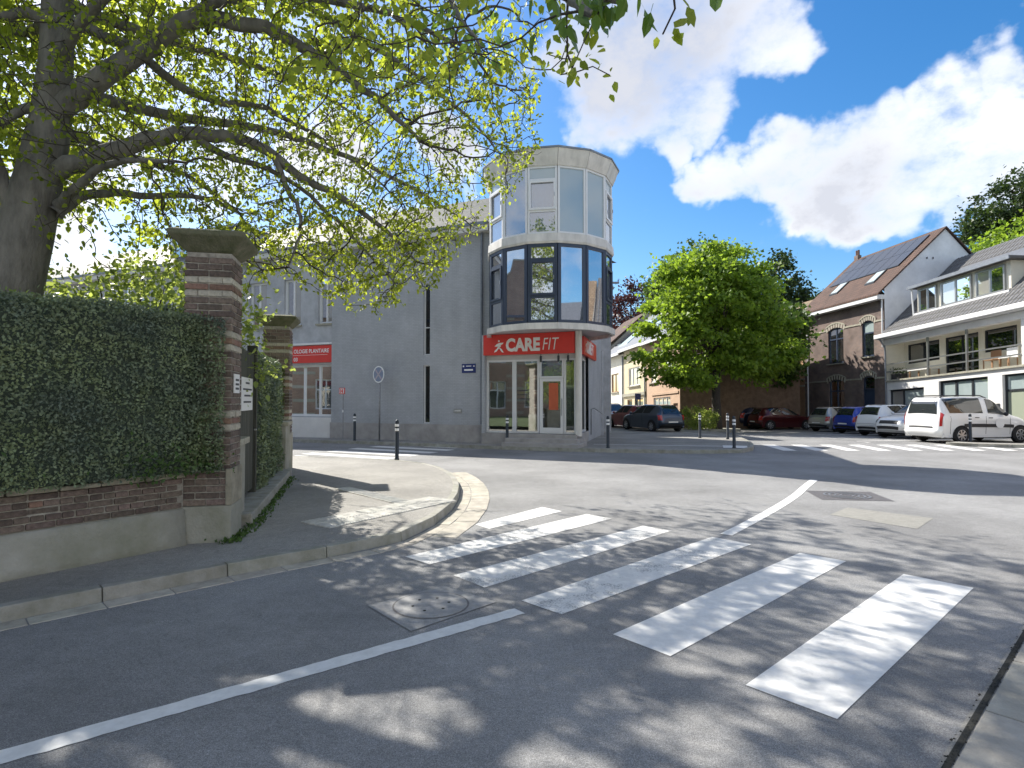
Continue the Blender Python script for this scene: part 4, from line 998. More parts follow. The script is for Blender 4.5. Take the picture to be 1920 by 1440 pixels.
MB().box(u0 + f, u1 - f, .2, .212, .72, 2.36, T).build('pane', shopglass, door)
MB().tube([SH(u1 - .055, .13, 1.15), SH(u1 - .055, .13, 1.75)], .016, 8).build('handle', M['steel'], door)
window(SF, bld, .12, 2.04, z0 - .06, zt + .1, .16, 1, (), M['white_frame'], M['glass_dark'], .065, name='shop_window')
MB().box(0, 2.05, .12, .26, zt + .104, 4.09, SF).build('lintel', M['soffit'], bld)
MB().box(.1, 2.05, .0, .4, .05, z0 - .063, SF).build('plinth', M['care_plinth'], bld)
m_ = MB(); m_.lathe([(.115, .46), (.115, 4.085)], 18, lambda x, y, z: (2.30 + x, 20.02 + y, z)); m_.build('column', M['tower_panel'], bld, smooth=False)
b = MB()      # room behind the glass
b.quad(SH(-.1, 4.6, .5), SF(4.6, .4, .5), SF(4.6, .4, 4.0), SH(-.1, 4.6, 4.0)); b.quad(SH(-.1, .35, .5), SH(-.1, 4.6, .5), SH(-.1, 4.6, 4.0), SH(-.1, .35, 4.0)); b.quad(SF(2.1, .3, .5), SF(4.6, .4, .5), SF(4.6, .4, 4.0), SF(2.1, .3, 4.0)); b.poly([SH(-.1, .35, 4.0), SH(3.4, .35, 4.0), SF(.1, .3, 4.0), SF(4.6, .4, 4.0), SH(-.1, 4.6, 4.0)])
b.build('shop_interior', M['interior'], bld)
MB().box(.3, 1.5, 2.2, 2.7, .5, 1.35, SH).build('reception_desk', M['orange_render'], bld)
# handrail by the steps
t = thing('handrail', 'thin steel handrail beside the steps of the red shop', 'handrail', (3.1, 20.1, .12))
MB().tube([(2.75, 20.25, .5), (2.75, 20.25, 1.38), (2.85, 20.2, 1.42), (3.25, 19.75, 1.12), (3.28, 19.72, 1.02), (3.28, 19.72, .12)], .02, 7).build('tube', M['steel'], t, smooth=True)
# signs on the shop
def sign_logo(O, ri, up, s, parent):
    n = Vector(ri).cross(Vector(up)); P = lambda x, y: Vector(O) + Vector(ri) * (x * s) + Vector(up) * (y * s)
    def sh(pts): 
        b_ = MB(); k = len(pts); f = [P(*p) + n * .008 for p in pts]; b_.poly(f); b_.build('emblem', M['sign_white'], parent)
    sh([(.5 + .085 * math.cos(a), .92 + .085 * math.sin(a)) for a in np.linspace(0, 6.28, 15)[:-1]])
    sh([(.10, .48), (.30, .66), (.52, .76), (.95, .78), (.86, .66), (.66, .54), (.70, .44), (.58, .40), (.40, .46), (.28, .44)])
    sh([(.42, .44), (.60, .38), (.56, .28), (.48, .26), (.28, .02), (.06, -.06), (.10, .08), (.30, .26)])
    sh([(.56, .28), (.62, .34), (.80, .20), (.92, -.02), (.98, -.08), (.80, -.06), (.66, .10)])
sg = thing('shop_sign', 'red shop sign with white lettering and running figure above the glass front', 'sign', SH(1.7, -.05, 3.35), 0, 'red signs of the corner shop')
MB().box(-.05, 3.40, -.02, .10, 3.33, 4.075, SH).build('board', M['red_sign'], sg, bevel=.006)
ri, up = SH.a, Vector((0, 0, 1))
sign_logo(SH(.36, -.022, 3.45), ri, up, .42, sg)
text_mesh('CARE', .62, SH(.84, -.024, 3.47), ri, up, M['sign_white'], sg, bold=.028, space=1.02, width=1.30)
text_mesh('FIT', .62, SH(2.20, -.024, 3.47), ri, up, M['sign_white'], sg, bold=-.004, shear=.22, space=1.05, width=.60)
sg = thing('shop_sign', 'red shop sign seen edge on, round the corner right of the white column', 'sign', SF(1.8, -.05, 3.35), 0, 'red signs of the corner shop')
MB().box(.05, 3.85, -.10, .02, 3.33, 3.98, SF).build('board', M['red_sign'], sg, bevel=.006)
sign_logo(SF(.35, -.103, 3.45), SF.a, up, .42, sg)
text_mesh('CARE', .62, SF(.85, -.104, 3.46), SF.a, up, M['sign_white'], sg, bold=.028, width=1.30)
text_mesh('FIT', .62, SF(2.22, -.104, 3.46), SF.a, up, M['sign_white'], sg, bold=-.004, shear=.22, width=.60)
sg = thing('shop_sign', 'red sign board over the white shop windows left of the grey tiled wall', 'sign', CF(9, 0, 3.3), 0, 'red signs of the corner shop')
MB().box(7.13, 10.92, .10, .158, 3.30, 4.03, CF).build('board', M['red_sign'], sg)
rl = -CF.a
text_mesh('OLOGIE PLANTAIRE', .24, CF(9.25, .095, 3.72), rl, up, M['sign_white'], sg, bold=.003, width=1.92, depth=.003)
text_mesh('03', .22, CF(9.25, .095, 3.38), rl, up, M['sign_white'], sg, bold=.003, width=.22, depth=.003)
MB().box(7.4, 9.3, .094, .0985, 3.625, 3.637, CF).build('rule', M['sign_white'], sg)
for k, (u, dd_) in enumerate(((2.15, .04), (3.15, .04), (2.8, .04))):
    p = SH(u, dd_, 3.3)
    m_ = MB(); m_.lathe([(.04, -.02), (.04, .2)], 10, lambda x, y, z: (p[0] + x, p[1] + y, 3.06 + z)); m_.tube([(p[0], p[1], 3.25), (p[0], p[1], 3.34)], .01, 5)
    tag(m_.build('spotlight', M['anthracite']), ['black spotlight hanging over the left side of the shop door', 'black spotlight hanging close to the white column', 'black spotlight hanging over the middle of the shop door'][k], 'spotlight', 'spotlights above the shop door')
# posters and stickers in the shop window
t = thing('poster', 'tall orange poster hanging inside the glass shop door', 'poster', SH(2.5, .35, 1.2)); MB().box(2.40, 2.74, .188, .196, 1.35, 2.3, SH).build('sheet', M['orange'], t)
t = thing('poster', 'narrow white printed sheet on the glass beside the shop door', 'poster', SH(3.1, .35, 1.2)); MB().box(3.03, 3.2, .235, .24, 1.0, 2.95, SH).build('sheet', M['plate'], t)
t = thing('window_lettering', 'dark list of services stuck on the second shop window', 'lettering', SH(1.3, .21, 1.9))
for i in range(4): 
    MB().box(1.2, 1.23, .214, .217, 2.02 - .15 * i, 2.06 - .15 * i, SH).build('bullet', M['ink'], t); MB().box(1.26, 1.26 + (.36, .30, .42, .34)[i], .214, .217, 2.025 - .15 * i, 2.055 - .15 * i, SH).build('text_line', M['ink'], t)
# small fixtures on the wall
t = thing('street_name_plate', 'blue street name plate on the grey wall left of the shop', 'sign', CF(.63, -.02, 2.9))
MB().box(.34, .92, -.02, -.003, 2.72, 3.06, CF).build('plate', M['blue_ink'], t)
for (a, c, z, zz) in ((.45, .82, 2.80, 2.86), (.52, .74, 2.96, 2.99), (.82, .88, 2.94, 3.0), (.38, .44, 2.95, 2.99)): MB().box(a, c, -.024, -.0205, z, zz, CF).build('text_line', M['sign_white'], t)
t = thing('letter_slot', 'steel letter slot in the grey wall below the street name plate', 'letterbox', CF(1.1, -.02, 1.3)); MB().box(.93, 1.27, -.02, -.003, 1.22, 1.36, CF).build('plate', M['steel'], t); MB().box(.97, 1.23, -.024, -.0205, 1.28, 1.31, CF).build('flap', M['plate'], t)
# no-stopping sign
t = thing('traffic_sign', 'round no stopping sign with crossed bars on a grey post', 'traffic sign', (-5.18, 22.75, .12))
MB().tube([(-5.18, 22.75, .1), (-5.18, 22.75, 3.05)], .032, 9).build('post', M['galv'], t, smooth=True)
sa = R(-38); TT = lambda x, y, z: (-5.18 + x * math.cos(sa) - (y - .05) * math.sin(sa), 22.75 + x * math.sin(sa) + (y - .05) * math.cos(sa), 2.70 + z)
disc = lambda r, y0, y1: MB().rings([[TT(r * math.cos(a), y, r * math.sin(a)) for a in np.linspace(0, 2 * math.pi, 33)[:-1]] for y in (y0, y1)])
disc(.33, -.012, .004).build('plate', M['plate'], t); disc(.285, -.016, -.0125).build('face', mat('faded_blue', (.20, .24, .34), .5, .1, 6), t)
for a in (R(45), R(-45)):
    m_ = MB(); c_, s_ = math.cos(a), math.sin(a); m_.hexa([TT(x * c_ - z * s_, y, x * s_ + z * c_) for y in (-.0165, -.0195) for x, z in ((-.275, -.03), (.275, -.03), (.275, .03), (-.275, .03))]); m_.build('bar', mat('faded_red', (.42, .36, .40), .5), t)
t = thing('hydrant_sign', 'small red and white hydrant sign on a thin post by the grey wall', 'sign', (-6.82, 23.5, .12))
MB().tube([(-6.82, 23.5, .1), (-6.82, 23.5, 2.0)], .018, 7).build('post', M['galv'], t)
HT = lambda x, y, z: CF(6.15 - x, -.42 + y - .0, z)
p = Vector((-6.82, 23.5, 0)); HS = lambda x, y, z: ((p - CF.a * x + CF.n * y).x, (p - CF.a * x + CF.n * y).y, z)
MB().box(-.17, .11, -.05, -.022, 1.94, 2.19, HS).build('plate', M['red_sign'], t); MB().box(-.14, .08, -.054, -.0505, 1.965, 2.165, HS).build('face', M['plate'], t)
text_mesh('H', .22, HS(-.105, -.056, 1.985), -CF.a, up, M['red_sign'], t, bold=.012, width=.13, depth=.002)
MB().box(-.03, .03, -.03, -.02, 1.2, 1.3, HS).build('tag', M['plate'], t)

# bollards
def bollard(x, y, label, z=.12, h=1.05):
    t = thing('bollard', label, 'bollard', (x, y, z), 0, 'dark bollards with white bands')
    r = .052
    MB().lathe([(r + .012, -.02), (r + .012, .015), (r, .03), (r, .70), (r - .004, .705), (r - .004, .735), (r, .74), (r, h - .07), (r - .01, h - .02), (r - .03, h), (.001, h + .004)], 14).build('post', M['bollard'], t, True, world=False)
    for z0_, z1_ in ((.755, .825), (.87, .94)): MB().lathe([(r + .002, z0_), (r + .003, z0_ + .003), (r + .003, z1_ - .003), (r + .002, z1_)], 14).build('band', M['bollard_band'], t, True, world=False)
for x, y, l in [(-3.07, 15.55, 'dark bollard standing alone on the sunlit pavement corner near the far pillar'), (-6.15, 22.75, 'dark bollard by the grey wall, left of the round no stopping sign'),
                (-.17, 20.75, 'dark bollard in front of the first shop window'), (3.17, 19.25, 'dark bollard right of the shop steps'), (7.32, 19.2, 'dark bollard at the kerb corner on the white painted patch'),
                (8.74, 23.6, 'dark bollard a little behind the kerb corner bollard'), (7.87, 24.4, 'dark bollard beside the painted bay line next to the parked estate car'), (17.55, 22.3, 'dark bollard in front of the white van')]:
    bollard(x, y, l)
# small kerbed island in front of the van
isl = smooth_path([(16.3, 21.9), (16.6, 21.3), (17.4, 20.8), (21, 19.6), (30, 17.2)], 2)
b = MB(); r2 = offset_path(isl, .9)
for i in range(len(isl) - 1): b.quad((*isl[i], .115), (*isl[i + 1], .115), (*r2[i + 1], .115), (*r2[i], .115))
i3 = struct(b.build('pavement', M['asphalt_path'])); stones(isl, i3, 'kerb_stone', -.02, .14, -.05, .12, M['kerb'], 1.0)

# ------------------------------------------------------------------ houses along the right: white house, brick house, orange house
HA = Frame((23.3, 26.4), (-.0934, .9957), (.9957, .0934), .052)
white = thing('terraced_house', 'white modern house with a balcony terrace and long dormer at the right edge', 'house', HA(3, 1, 0))
U0, U1 = -7.0, 8.55
EV, SL = 5.95, 3.32                     # eaves and terrace slab at u = 0
g1 = (5.75, 8.35, .3, 2.72); g2 = (1.85, 4.75, .3, 2.95); g3 = (-.6, 1.1, .0, 2.95)
wall(HA, 'wall', U0, U1, -.6, SL - .1, [g1, g2, g3], M['white_render'], white, .22)
MB().box(U0, U1 + .02, -.10, 1.3, SL - .098, SL, HA).build('terrace_slab', M['coping'], white)
MB().box(U0, .12, 0, 1.2, SL + .003, EV - .30, HA).build('wall', M['white_render'], white)
wall(HA, 'terrace_back_wall', .12, U1, SL, EV - .1, [(6.0, 8.3, 4.28, 5.42), (3.55, 5.6, SL + .02, 5.42), (1.45, 3.2, 4.28, 5.42)], M['cream_render'], white, .12, d=1.2)
b = MB(); b.quad(HA(U1, 0, SL), HA(U1, 1.3, SL), HA(U1, 1.3, EV), HA(U1, 0, EV)); b.build('terrace_end_wall', M['cream_render'], white)
MB().quad(HA(.12, 0, EV - .31), HA(U1, 0, EV - .31), HA(U1, 1.2, EV - .31), HA(.12, 1.2, EV - .31)).build('terrace_ceiling', M['white_render'], white)
for o, c in (((6.0, 8.3, 4.28, 5.42), 2), ((3.55, 5.6, SL + .02, 5.42), 2), ((1.45, 3.2, 4.28, 5.42), 1)): window(HA, white, *o, 1.29, c, (), M['anthracite'], M['glass_dark'], .07)
window(HA, white, *g1, .16, 2, (), M['anthracite'], [M['glass_milk'], M['glass_curtain']], .10, colx=[5.75, 7.35, 8.35]); window(HA, white, *g2, .16, 3, (), M['anthracite'], M['glass_milk'], .11)
window(HA, white, -.6, 1.1, .0, 2.95, .2, 1, (2.2,), M['anthracite'], [mat('door_green', (.30, .33, .25), .5), M['glass_milk']], .09, name='door')
MB().box(1.25, 1.40, -.03, -.002, 1.2, 1.6, HA).build('door_bell', M['black_plastic'], white)
MB().box(U0, U1 + .25, -.02, .3, EV - .52, EV - .18, HA).build('lintel_beam', M['white_render'], white)
MB().box(U0, U1 + .35, -.52, -.36, EV - .12, EV + .12, HA).build('gutter', M['white_frame'], white, bevel=.02)
MB().box(U0, U1 + .32, -.358, .02, EV - .16, EV - .08, HA).build('eaves_board', M['white_frame'], white)
for u in (2.95, 5.4):
    MB().box(u - .045, u + .045, -.07, .02, SL + .003, EV - .525, HA).build('terrace_post', M['steel'], white)
for z in (.45, .90):
    for a, c in ((.14, 2.9), (3.0, 5.35), (5.45, 8.5)): MB().box(a, c, -.05, -.012, SL + z, SL + z + .07, HA).build('railing', M['steel'], white)
MB().tube([HA(U1 - .02, -.45, EV - .1), HA(U1 - .02, -.12, EV - .6), HA(U1 - .02, -.07, EV - .9), HA(U1 - .02, -.07, -.5)], .05, 8).build('downpipe', M['zinc'], white)
RS = .93
rz = lambda d: EV + .1 + RS * (d + .38)
b = MB(); b.quad(HA(U0, -.38, rz(-.38)), HA(U1, -.38, rz(-.38)), HA(U1, 4.7, rz(4.7)), HA(U0, 4.7, rz(4.7))); b.quad(HA(U0, 4.7, rz(4.7)), HA(U1, 4.7, rz(4.7)), HA(U1, 9.8, EV), HA(U0, 9.8, EV))
roof = b.build('roof', M['dark_slate'], white)
b = MB()      # pantiles: rolls stepped course by course
for i in range(int((U1 - U0) / .235)):
    u = U0 + .235 * i
    for j in range(15):
        d0 = -.42 + .34 * j
        if d0 > .62 and u > 1.0 and u < 7.0 and d0 < 3.4: continue
        z0_, z1_ = rz(d0) + .055, rz(d0 + .36) + .02
        b.add([HA(u, d0, z0_ - .05), HA(u + .06, d0, z0_), HA(u + .14, d0, z0_), HA(u + .2, d0, z0_ - .05), HA(u, d0 + .36, z1_ - .05), HA(u + .06, d0 + .36, z1_), HA(u + .14, d0 + .36, z1_), HA(u + .2, d0 + .36, z1_ - .05)], ((0, 1, 5, 4), (1, 2, 6, 5), (2, 3, 7, 6), (0, 3, 2, 1)))
stuff(b.build('roof_tile', M['dark_tile'], white))
DZ0, DZ1 = 7.02, 8.48
MB().box(1.25, 6.95, .75, 5.0, DZ0 - .1, DZ1, HA).build('dormer', M['cream_render'], white)
MB().box(.9, 7.2, .35, 5.2, DZ1 + .003, DZ1 + .13, HA).build('dormer_roof', M['dark_tile'], white)
MB().box(.9, 7.2, .27, .347, DZ1 - .03, DZ1 + .14, HA).build('gutter', M['zinc'], white)
MB().box(1.2, 7.0, .55, .747, DZ0 - .08, DZ0 + .02, HA).build('sill', M['white_frame'], white)
for a, c in ((5.55, 6.8), (3.35, 5.25), (1.5, 3.1)): window(HA, white, a, c, DZ0 + .05, DZ1 - .12, .70, 2, (), M['steel'], [M['glass_house'], M['glass_curtain']] if a < 5 else M['glass_house'], .08)
MB().tube([HA(7.08, .5, DZ1), HA(7.08, .6, DZ0 - .15)], .045, 6).build('downpipe', M['white_frame'], white)
# terrace furniture
def chair(fr, u, d, z, mt, label, parentgroup='chairs on the white house terrace'):
    c = fr(u, d, z); t = thing('terrace_chair', label, 'chair', c, 0, parentgroup); T = lambda a, b_, e: fr(u + a, d + b_, z + e)
    for a in (-.24, .24):
        for e in (-.22, .22): MB().box(a - .02, a + .02, e - .02, e + .02, 0, .44, T).build('leg', M['terrace_wood'], t)
    MB().box(-.27, .27, -.25, .25, .442, .48, T).build('seat', mt, t); MB().box(-.27, .27, .2, .25, .482, .95, T).build('backrest', mt, t)
chair(HA, 1.2, .45, SL, M['plate'], 'white terrace chair with wooden legs near the right end of the balcony'); chair(HA, 2.2, .6, SL, M['terrace_wood'], 'wooden terrace chair left of the white one on the balcony')
t = thing('terrace_table', 'low light table at the left part of the white house balcony', 'table', HA(6.3, .5, SL)); T = lambda a, b_, e: HA(6.3 + a, .5 + b_, SL + e)
MB().box(-.8, .8, -.35, .35, .40, .45, T).build('table_top', M['plate'], t)
for a in (-.7, .7):
    for e in (-.28, .28): MB().box(a - .03, a + .03, e - .03, e + .03, 0, .397, T).build('leg', M['terrace_wood'], t)
t = thing('planter_box', 'dark planter with a low plant at the left end of the balcony', 'planter', HA(8.0, .35, SL)); T = lambda a, b_, e: HA(7.95 + a, .35 + b_, SL + e)
MB().box(-.4, .4, -.2, .2, 0, .35, T).build('box', M['planter'], t)
P = np.array([T(0, 0, .45)]) + rng.normal(size=(260, 3)) * np.array([.16, .28, .12]); V, F = leaf_cloud(P, rng.normal(size=P.shape) + np.array([0, 0, .6]), .1 * np.ones(260), OVAL_V, OVAL_F); stuff(mesh_np('foliage', V, F, M['leaf_dark'], t))

HB = Frame((23.3, 26.4), (-.0934, .9957), (.9957, .0934), .012)
brick = thing('terraced_house', 'dark brick house with arched windows, red tiled roof and solar panels', 'house', HB(12, 1, 0))
BU0, BU1, BE = 8.6, 16.75, 7.95
ops = [(12.4, 14.0, 4.35, 6.75), (9.55, 10.6, 4.55, 6.78), (12.4, 14.0, .6, 3.22), (9.55, 10.6, -.3, 3.3)]
wall(HB, 'wall', BU0, BU1, -.8, BE, ops, M['house_brick'], brick, .16)
for i, o in enumerate(ops):
    if i == 3:
        window(HB, brick, *o, .12, 1, (2.5,), M['navy_frame'], [mat('blue_door', (.03, .05, .09), .4), M['glass_dark']], .08, name='door')
    else:
        window(HB, brick, *o, .12, 2 if i != 1 else 1, (o[3] - .75,), M['navy_frame'], [M['glass_house'], M['glass_milk'] if i == 1 else M['glass_house']], .09, sill=M['coping'])
    um, w_, zt_ = (o[0] + o[1]) / 2, (o[1] - o[0]) / 2, o[3]
    # segmental arch of alternating stones, brick infill above the square head
    b1, b2 = MB(), MB(); n = 15; rise = .26
    arc = lambda x, r: (um + x * (w_ + .12 + r * .35), zt_ - .22 + rise * (1 - x * x) + r)
    for k in range(n):
        x0, x1 = -1 + 2 * k / n, -1 + 2 * (k + 1) / n; m_ = b1 if k % 2 == 0 else b2; pr_ = .03 if k % 2 == 0 else .02
        (a0, c0), (a1, c1), (a2, c2), (a3, c3) = arc(x0, 0), arc(x1, 0), arc(x1, .27), arc(x0, .27)
        m_.hexa([HB(a0, -pr_, c0), HB(a1, -pr_, c1), HB(a1, .08, c1), HB(a0, .08, c0), HB(a3, -pr_, c3), HB(a2, -pr_, c2), HB(a2, .08, c2), HB(a3, .08, c3)])
    stuff(b1.build('arch_stone', M['brick_cream'], brick)); stuff(b2.build('arch_brick', M['brick_dark'], brick))
    m_ = MB()
    for k in range(10):
        x0, x1 = -1 + 2 * k / 10, -1 + 2 * (k + 1) / 10
        (a0, c0), (a1, c1) = arc(x0, .27), arc(x1, .27); m_.hexa([HB(a0, -.05, c0), HB(a1, -.05, c1), HB(a1, .02, c1), HB(a0, .02, c0), HB(a0, -.05, c0 + .08), HB(a1, -.05, c1 + .08), HB(a1, .02, c1 + .08), HB(a0, .02, c0 + .08)])
    m_.build('arch_label', M['coping'], brick)
for z in (6.62, 3.12):
    for a, c in ((BU0, 9.4), (10.75, 12.2), (14.2, BU1)): MB().box(a, c, -.04, .03, z, z + .10, HB).build('string_course', M['coping'], brick)
MB().box(BU0 - .02, BU1, -.48, .02, BE - .05, BE + .22, HB).build('gutter_box', M['white_frame'], brick)
MB().tube([HB(16.3, -.07, BE), HB(16.3, -.07, -.6)], .05, 7).build('downpipe', M['white_frame'], brick); MB().tube([HB(BU0 + .12, -.08, BE), HB(BU0 + .12, -.08, 5.0)], .05, 7).build('downpipe', M['white_frame'], brick)
bz = lambda d: BE + .22 + .92 * (d + .45); RD = 4.05
b = MB(); b.hexa([HB(BU0 - .12, -.5, bz(-.5)), HB(BU1, -.5, bz(-.5)), HB(BU1, RD, bz(RD)), HB(BU0 - .12, RD, bz(RD)), HB(BU0 - .12, -.5, bz(-.5) + .12), HB(BU1, -.5, bz(-.5) + .12), HB(BU1, RD, bz(RD) + .12), HB(BU0 - .12, RD, bz(RD) + .12)])
b.hexa([HB(BU0 - .12, RD, bz(RD)), HB(BU1, RD, bz(RD)), HB(BU1, 8.6, BE), HB(BU0 - .12, 8.6, BE), HB(BU0 - .12, RD, bz(RD) + .12), HB(BU1, RD, bz(RD) + .12), HB(BU1, 8.6, BE + .12), HB(BU0 - .12, 8.6, BE + .12)]); b.build('roof', M['red_tile'], brick)
b = MB(); b.poly([HB(BU0, 0, -.5), HB(BU0, 8.2, -.5), HB(BU0, 8.2, BE + .2), HB(BU0, RD, bz(RD)), HB(BU0, 0, bz(0))]); b.build('gable_wall', M['gable_render'], brick)
b = MB(); b.poly([HB(BU1, 0, -.5), HB(BU1, 8.2, -.5), HB(BU1, 8.2, BE + .2), HB(BU1, RD, bz(RD)), HB(BU1, 0, bz(0))]); b.build('gable_wall', M['house_brick'], brick)
for d_, u_ in ((3.0, 0), (2.6, 0)):
    p = HB(BU0 - .02, d_ + .2, 10.4); MB().box(-.02, 0, -.06, .06, 0, .12, lambda x, y, z: (p[0] + x, p[1] + y, p[2] + z)).build('vent', M['black_plastic'], brick)
for r_ in range(2):
    for c_ in range(7):
        d0, d1 = 1.5 + 1.1 * r_, 2.56 + 1.1 * r_; u0_, u1_ = 9.3 + .96 * c_, 10.22 + .96 * c_
        MB().hexa([HB(u0_, d0, bz(d0) + .17), HB(u1_, d0, bz(d0) + .17), HB(u1_, d1, bz(d1) + .17), HB(u0_, d1, bz(d1) + .17), HB(u0_, d0, bz(d0) + .22), HB(u1_, d0, bz(d0) + .22), HB(u1_, d1, bz(d1) + .22), HB(u0_, d1, bz(d1) + .22)]).build('solar_panel', M['solar'], brick)
for u_ in (10.2, 13.8):
    d0, d1 = .55, 1.45; sk = MB().hexa([HB(u_, d0, bz(d0) + .12), HB(u_ + .85, d0, bz(d0) + .12), HB(u_ + .85, d1, bz(d1) + .12), HB(u_, d1, bz(d1) + .12), HB(u_, d0, bz(d0) + .22), HB(u_ + .85, d0, bz(d0) + .22), HB(u_ + .85, d1, bz(d1) + .22), HB(u_, d1, bz(d1) + .22)]).build('skylight', M['anthracite'], brick)
    d0, d1 = .63, 1.37; MB().hexa([HB(u_ + .08, d0, bz(d0) + .2), HB(u_ + .77, d0, bz(d0) + .2), HB(u_ + .77, d1, bz(d1) + .2), HB(u_ + .08, d1, bz(d1) + .2), HB(u_ + .08, d0, bz(d0) + .232), HB(u_ + .77, d0, bz(d0) + .232), HB(u_ + .77, d1, bz(d1) + .232), HB(u_ + .08, d1, bz(d1) + .232)]).build('pane', M['glass_milk'], sk)
ch = MB().box(16.2, 16.6, 3.9, 4.2, bz(3.9) - .2, bz(RD) + .35, HB).build('chimney', M['house_brick'], brick)
for u_ in (16.29, 16.5):
    p = HB(u_, 4.05, bz(RD) + .35); MB().tube([p, (p[0], p[1], p[2] + .4)], .075, 8).build('chimney_pot', M['brick_red'], ch)

HC = Frame((23.3, 26.4), (-.0934, .9957), (.9957, .0934), .012)
orange = thing('terraced_house', 'orange brick house with pale window frames behind the big tree', 'house', HC(21, 1, 0))
ops = [(18.0, 19.3, .4, 2.7), (20.6, 21.9, .4, 2.7), (23.4, 24.4, -.6, 2.6), (18.1, 19.3, 3.9, 6.0), (20.6, 21.8, 3.9, 6.0), (23.2, 24.4, 3.9, 6.0)]
wall(HC, 'wall', 16.78, 27, -1, 6.9, ops, M['orange_brick'], orange, .15)
for i, o in enumerate(ops): window(HC, orange, *o, .11, 2 if i != 2 else 1, (), M['white_frame'], M['glass_curtain'] if i % 2 == 0 else M['glass_house'], .1, sill=M['white_frame'] if i != 2 else None, name='window' if i != 2 else 'door')
for z in (2.9, 3.4): MB().box(16.8, 27, -.05, .02, z, z + .12, HC).build('string_course', M['brick_cream'], orange)
b = MB(); b.quad(HC(16.7, -.4, 6.7), HC(27.2, -.4, 6.7), HC(27.2, 4.1, 10.4), HC(16.7, 4.1, 10.4)); b.quad(HC(16.7, 4.1, 10.4), HC(27.2, 4.1, 10.4), HC(27.2, 8.6, 6.7), HC(16.7, 8.6, 6.7)); b.poly([HC(27, 0, -1), HC(27, 8.2, -1), HC(27, 8.2, 7), HC(27, 4.1, 10.3), HC(27, 0, 7)])
b.build('roof', M['tan_tile'], orange)
MB().box(16.8, 27, -.5, -.38, 6.6, 6.75, HC).build('gutter', M['white_frame'], orange)

# ------------------------------------------------------------------ the row of small houses up the side street
HR = Frame((11.56, 40.0), (-.146, .989), (.989, .146), .035)
def row_house(label, u0, u1, ev, ops, mt, roofm, gable0=None, extras=None, ridge=4.6, rise=4.2):
    t = thing('terraced_house', label, 'house', HR((u0 + u1) / 2, 1, 0))
    wall(HR, 'wall', u0 + .02, u1 - .02, -1.6, ev, [o[:4] for o in ops], mt, t, .14)
    for o in ops:
        fm = o[4] if len(o) > 4 else M['white_frame']; gm = o[5] if len(o) > 5 else M['glass_house']
        nm = o[6] if len(o) > 6 else 'window'
        window(HR, t, *o[:4], .10, o[7] if len(o) > 7 else 2, o[8] if len(o) > 8 else (), fm, gm, .09, name=nm, sill=M['coping'] if nm == 'window' else None)
    b = MB(); z1 = ev + rise
    b.hexa([HR(u0, -.4, ev - .05), HR(u1, -.4, ev - .05), HR(u1, ridge, z1), HR(u0, ridge, z1), HR(u0, -.4, ev + .1), HR(u1, -.4, ev + .1), HR(u1, ridge, z1 + .15), HR(u0, ridge, z1 + .15)])
    b.hexa([HR(u0, ridge, z1), HR(u1, ridge, z1), HR(u1, 9.2, ev), HR(u0, 9.2, ev), HR(u0, ridge, z1 + .15), HR(u1, ridge, z1 + .15), HR(u1, 9.2, ev + .1), HR(u0, 9.2, ev + .1)])
    b.build('roof', roofm, t)
    MB().box(u0 + .02, u1 - .02, -.56, -.405, ev - .1, ev + .12, HR).build('gutter', M['white_frame'], t)
    for ug in ((u0,) if gable0 is not None else ()) + (u1,):
        b = MB(); b.poly([HR(ug, 0, -1.6), HR(ug, 9, -1.6), HR(ug, 9, ev), HR(ug, ridge, z1 - .02), HR(ug, 0, ev)]); b.build('gable_wall', gable0 if (ug == u0 and gable0) else mt, t)
    rr = lambda d, e=0: ev + .1 + (z1 + .05 - ev) * (d + .4) / (ridge + .4) + e
    for (a, c, d0, d1, mm, nm) in extras or ():
        MB().hexa([HR(a, d0, rr(d0)), HR(c, d0, rr(d0)), HR(c, d1, rr(d1)), HR(a, d1, rr(d1)), HR(a, d0, rr(d0, .12)), HR(c, d0, rr(d0, .12)), HR(c, d1, rr(d1, .12)), HR(a, d1, rr(d1, .12))]).build(nm, mm, t)
    return t
oh = row_house('salmon orange house with a white garage door and a brown gable end', 0, 6.2, 6.3, [(1.6, 4.7, -1.2, 2.0, M['white_frame'], [M['white_frame'], M['glass_milk']], 'garage_door', 4, (1.05,)), (.35, 1.1, -1.2, 1.5, M['brick_red'], M['brick_red'], 'door', 1), (1.2, 2.6, 3.2, 4.7), (3.9, 5.2, 3.2, 4.7)], M['orange_render'], M['dark_slate'], M['brown_gable'])
MB().box(.2, 5.0, -.06, .01, 2.2, 2.36, HR).build('string_course', M['orange_render'], oh)
yh = row_house('pale yellow house with a white triple window above a small shopfront', 6.2, 11.5, 6.35, [(7.6, 10.2, 3.2, 4.75, M['white_frame'], M['glass_house'], 'window', 3), (6.9, 8.8, -.6, 2.1, M['anthracite'], M['glass_house'], 'window', 2), (9.4, 10.6, -1.2, 2.1, M['terrace_wood'], M['glass_dark'], 'door', 1)], M['yellow_render'], M['dark_slate'], None, [(6.8, 8.6, .5, 2.8, M['glass_milk'], 'skylight'), (9.0, 10.8, 1.2, 3.6, M['solar'], 'solar_panel')])
MB().box(6.25, 11.45, -.14, .01, 2.35, 2.6, HR).build('string_course', M['coping'], yh)
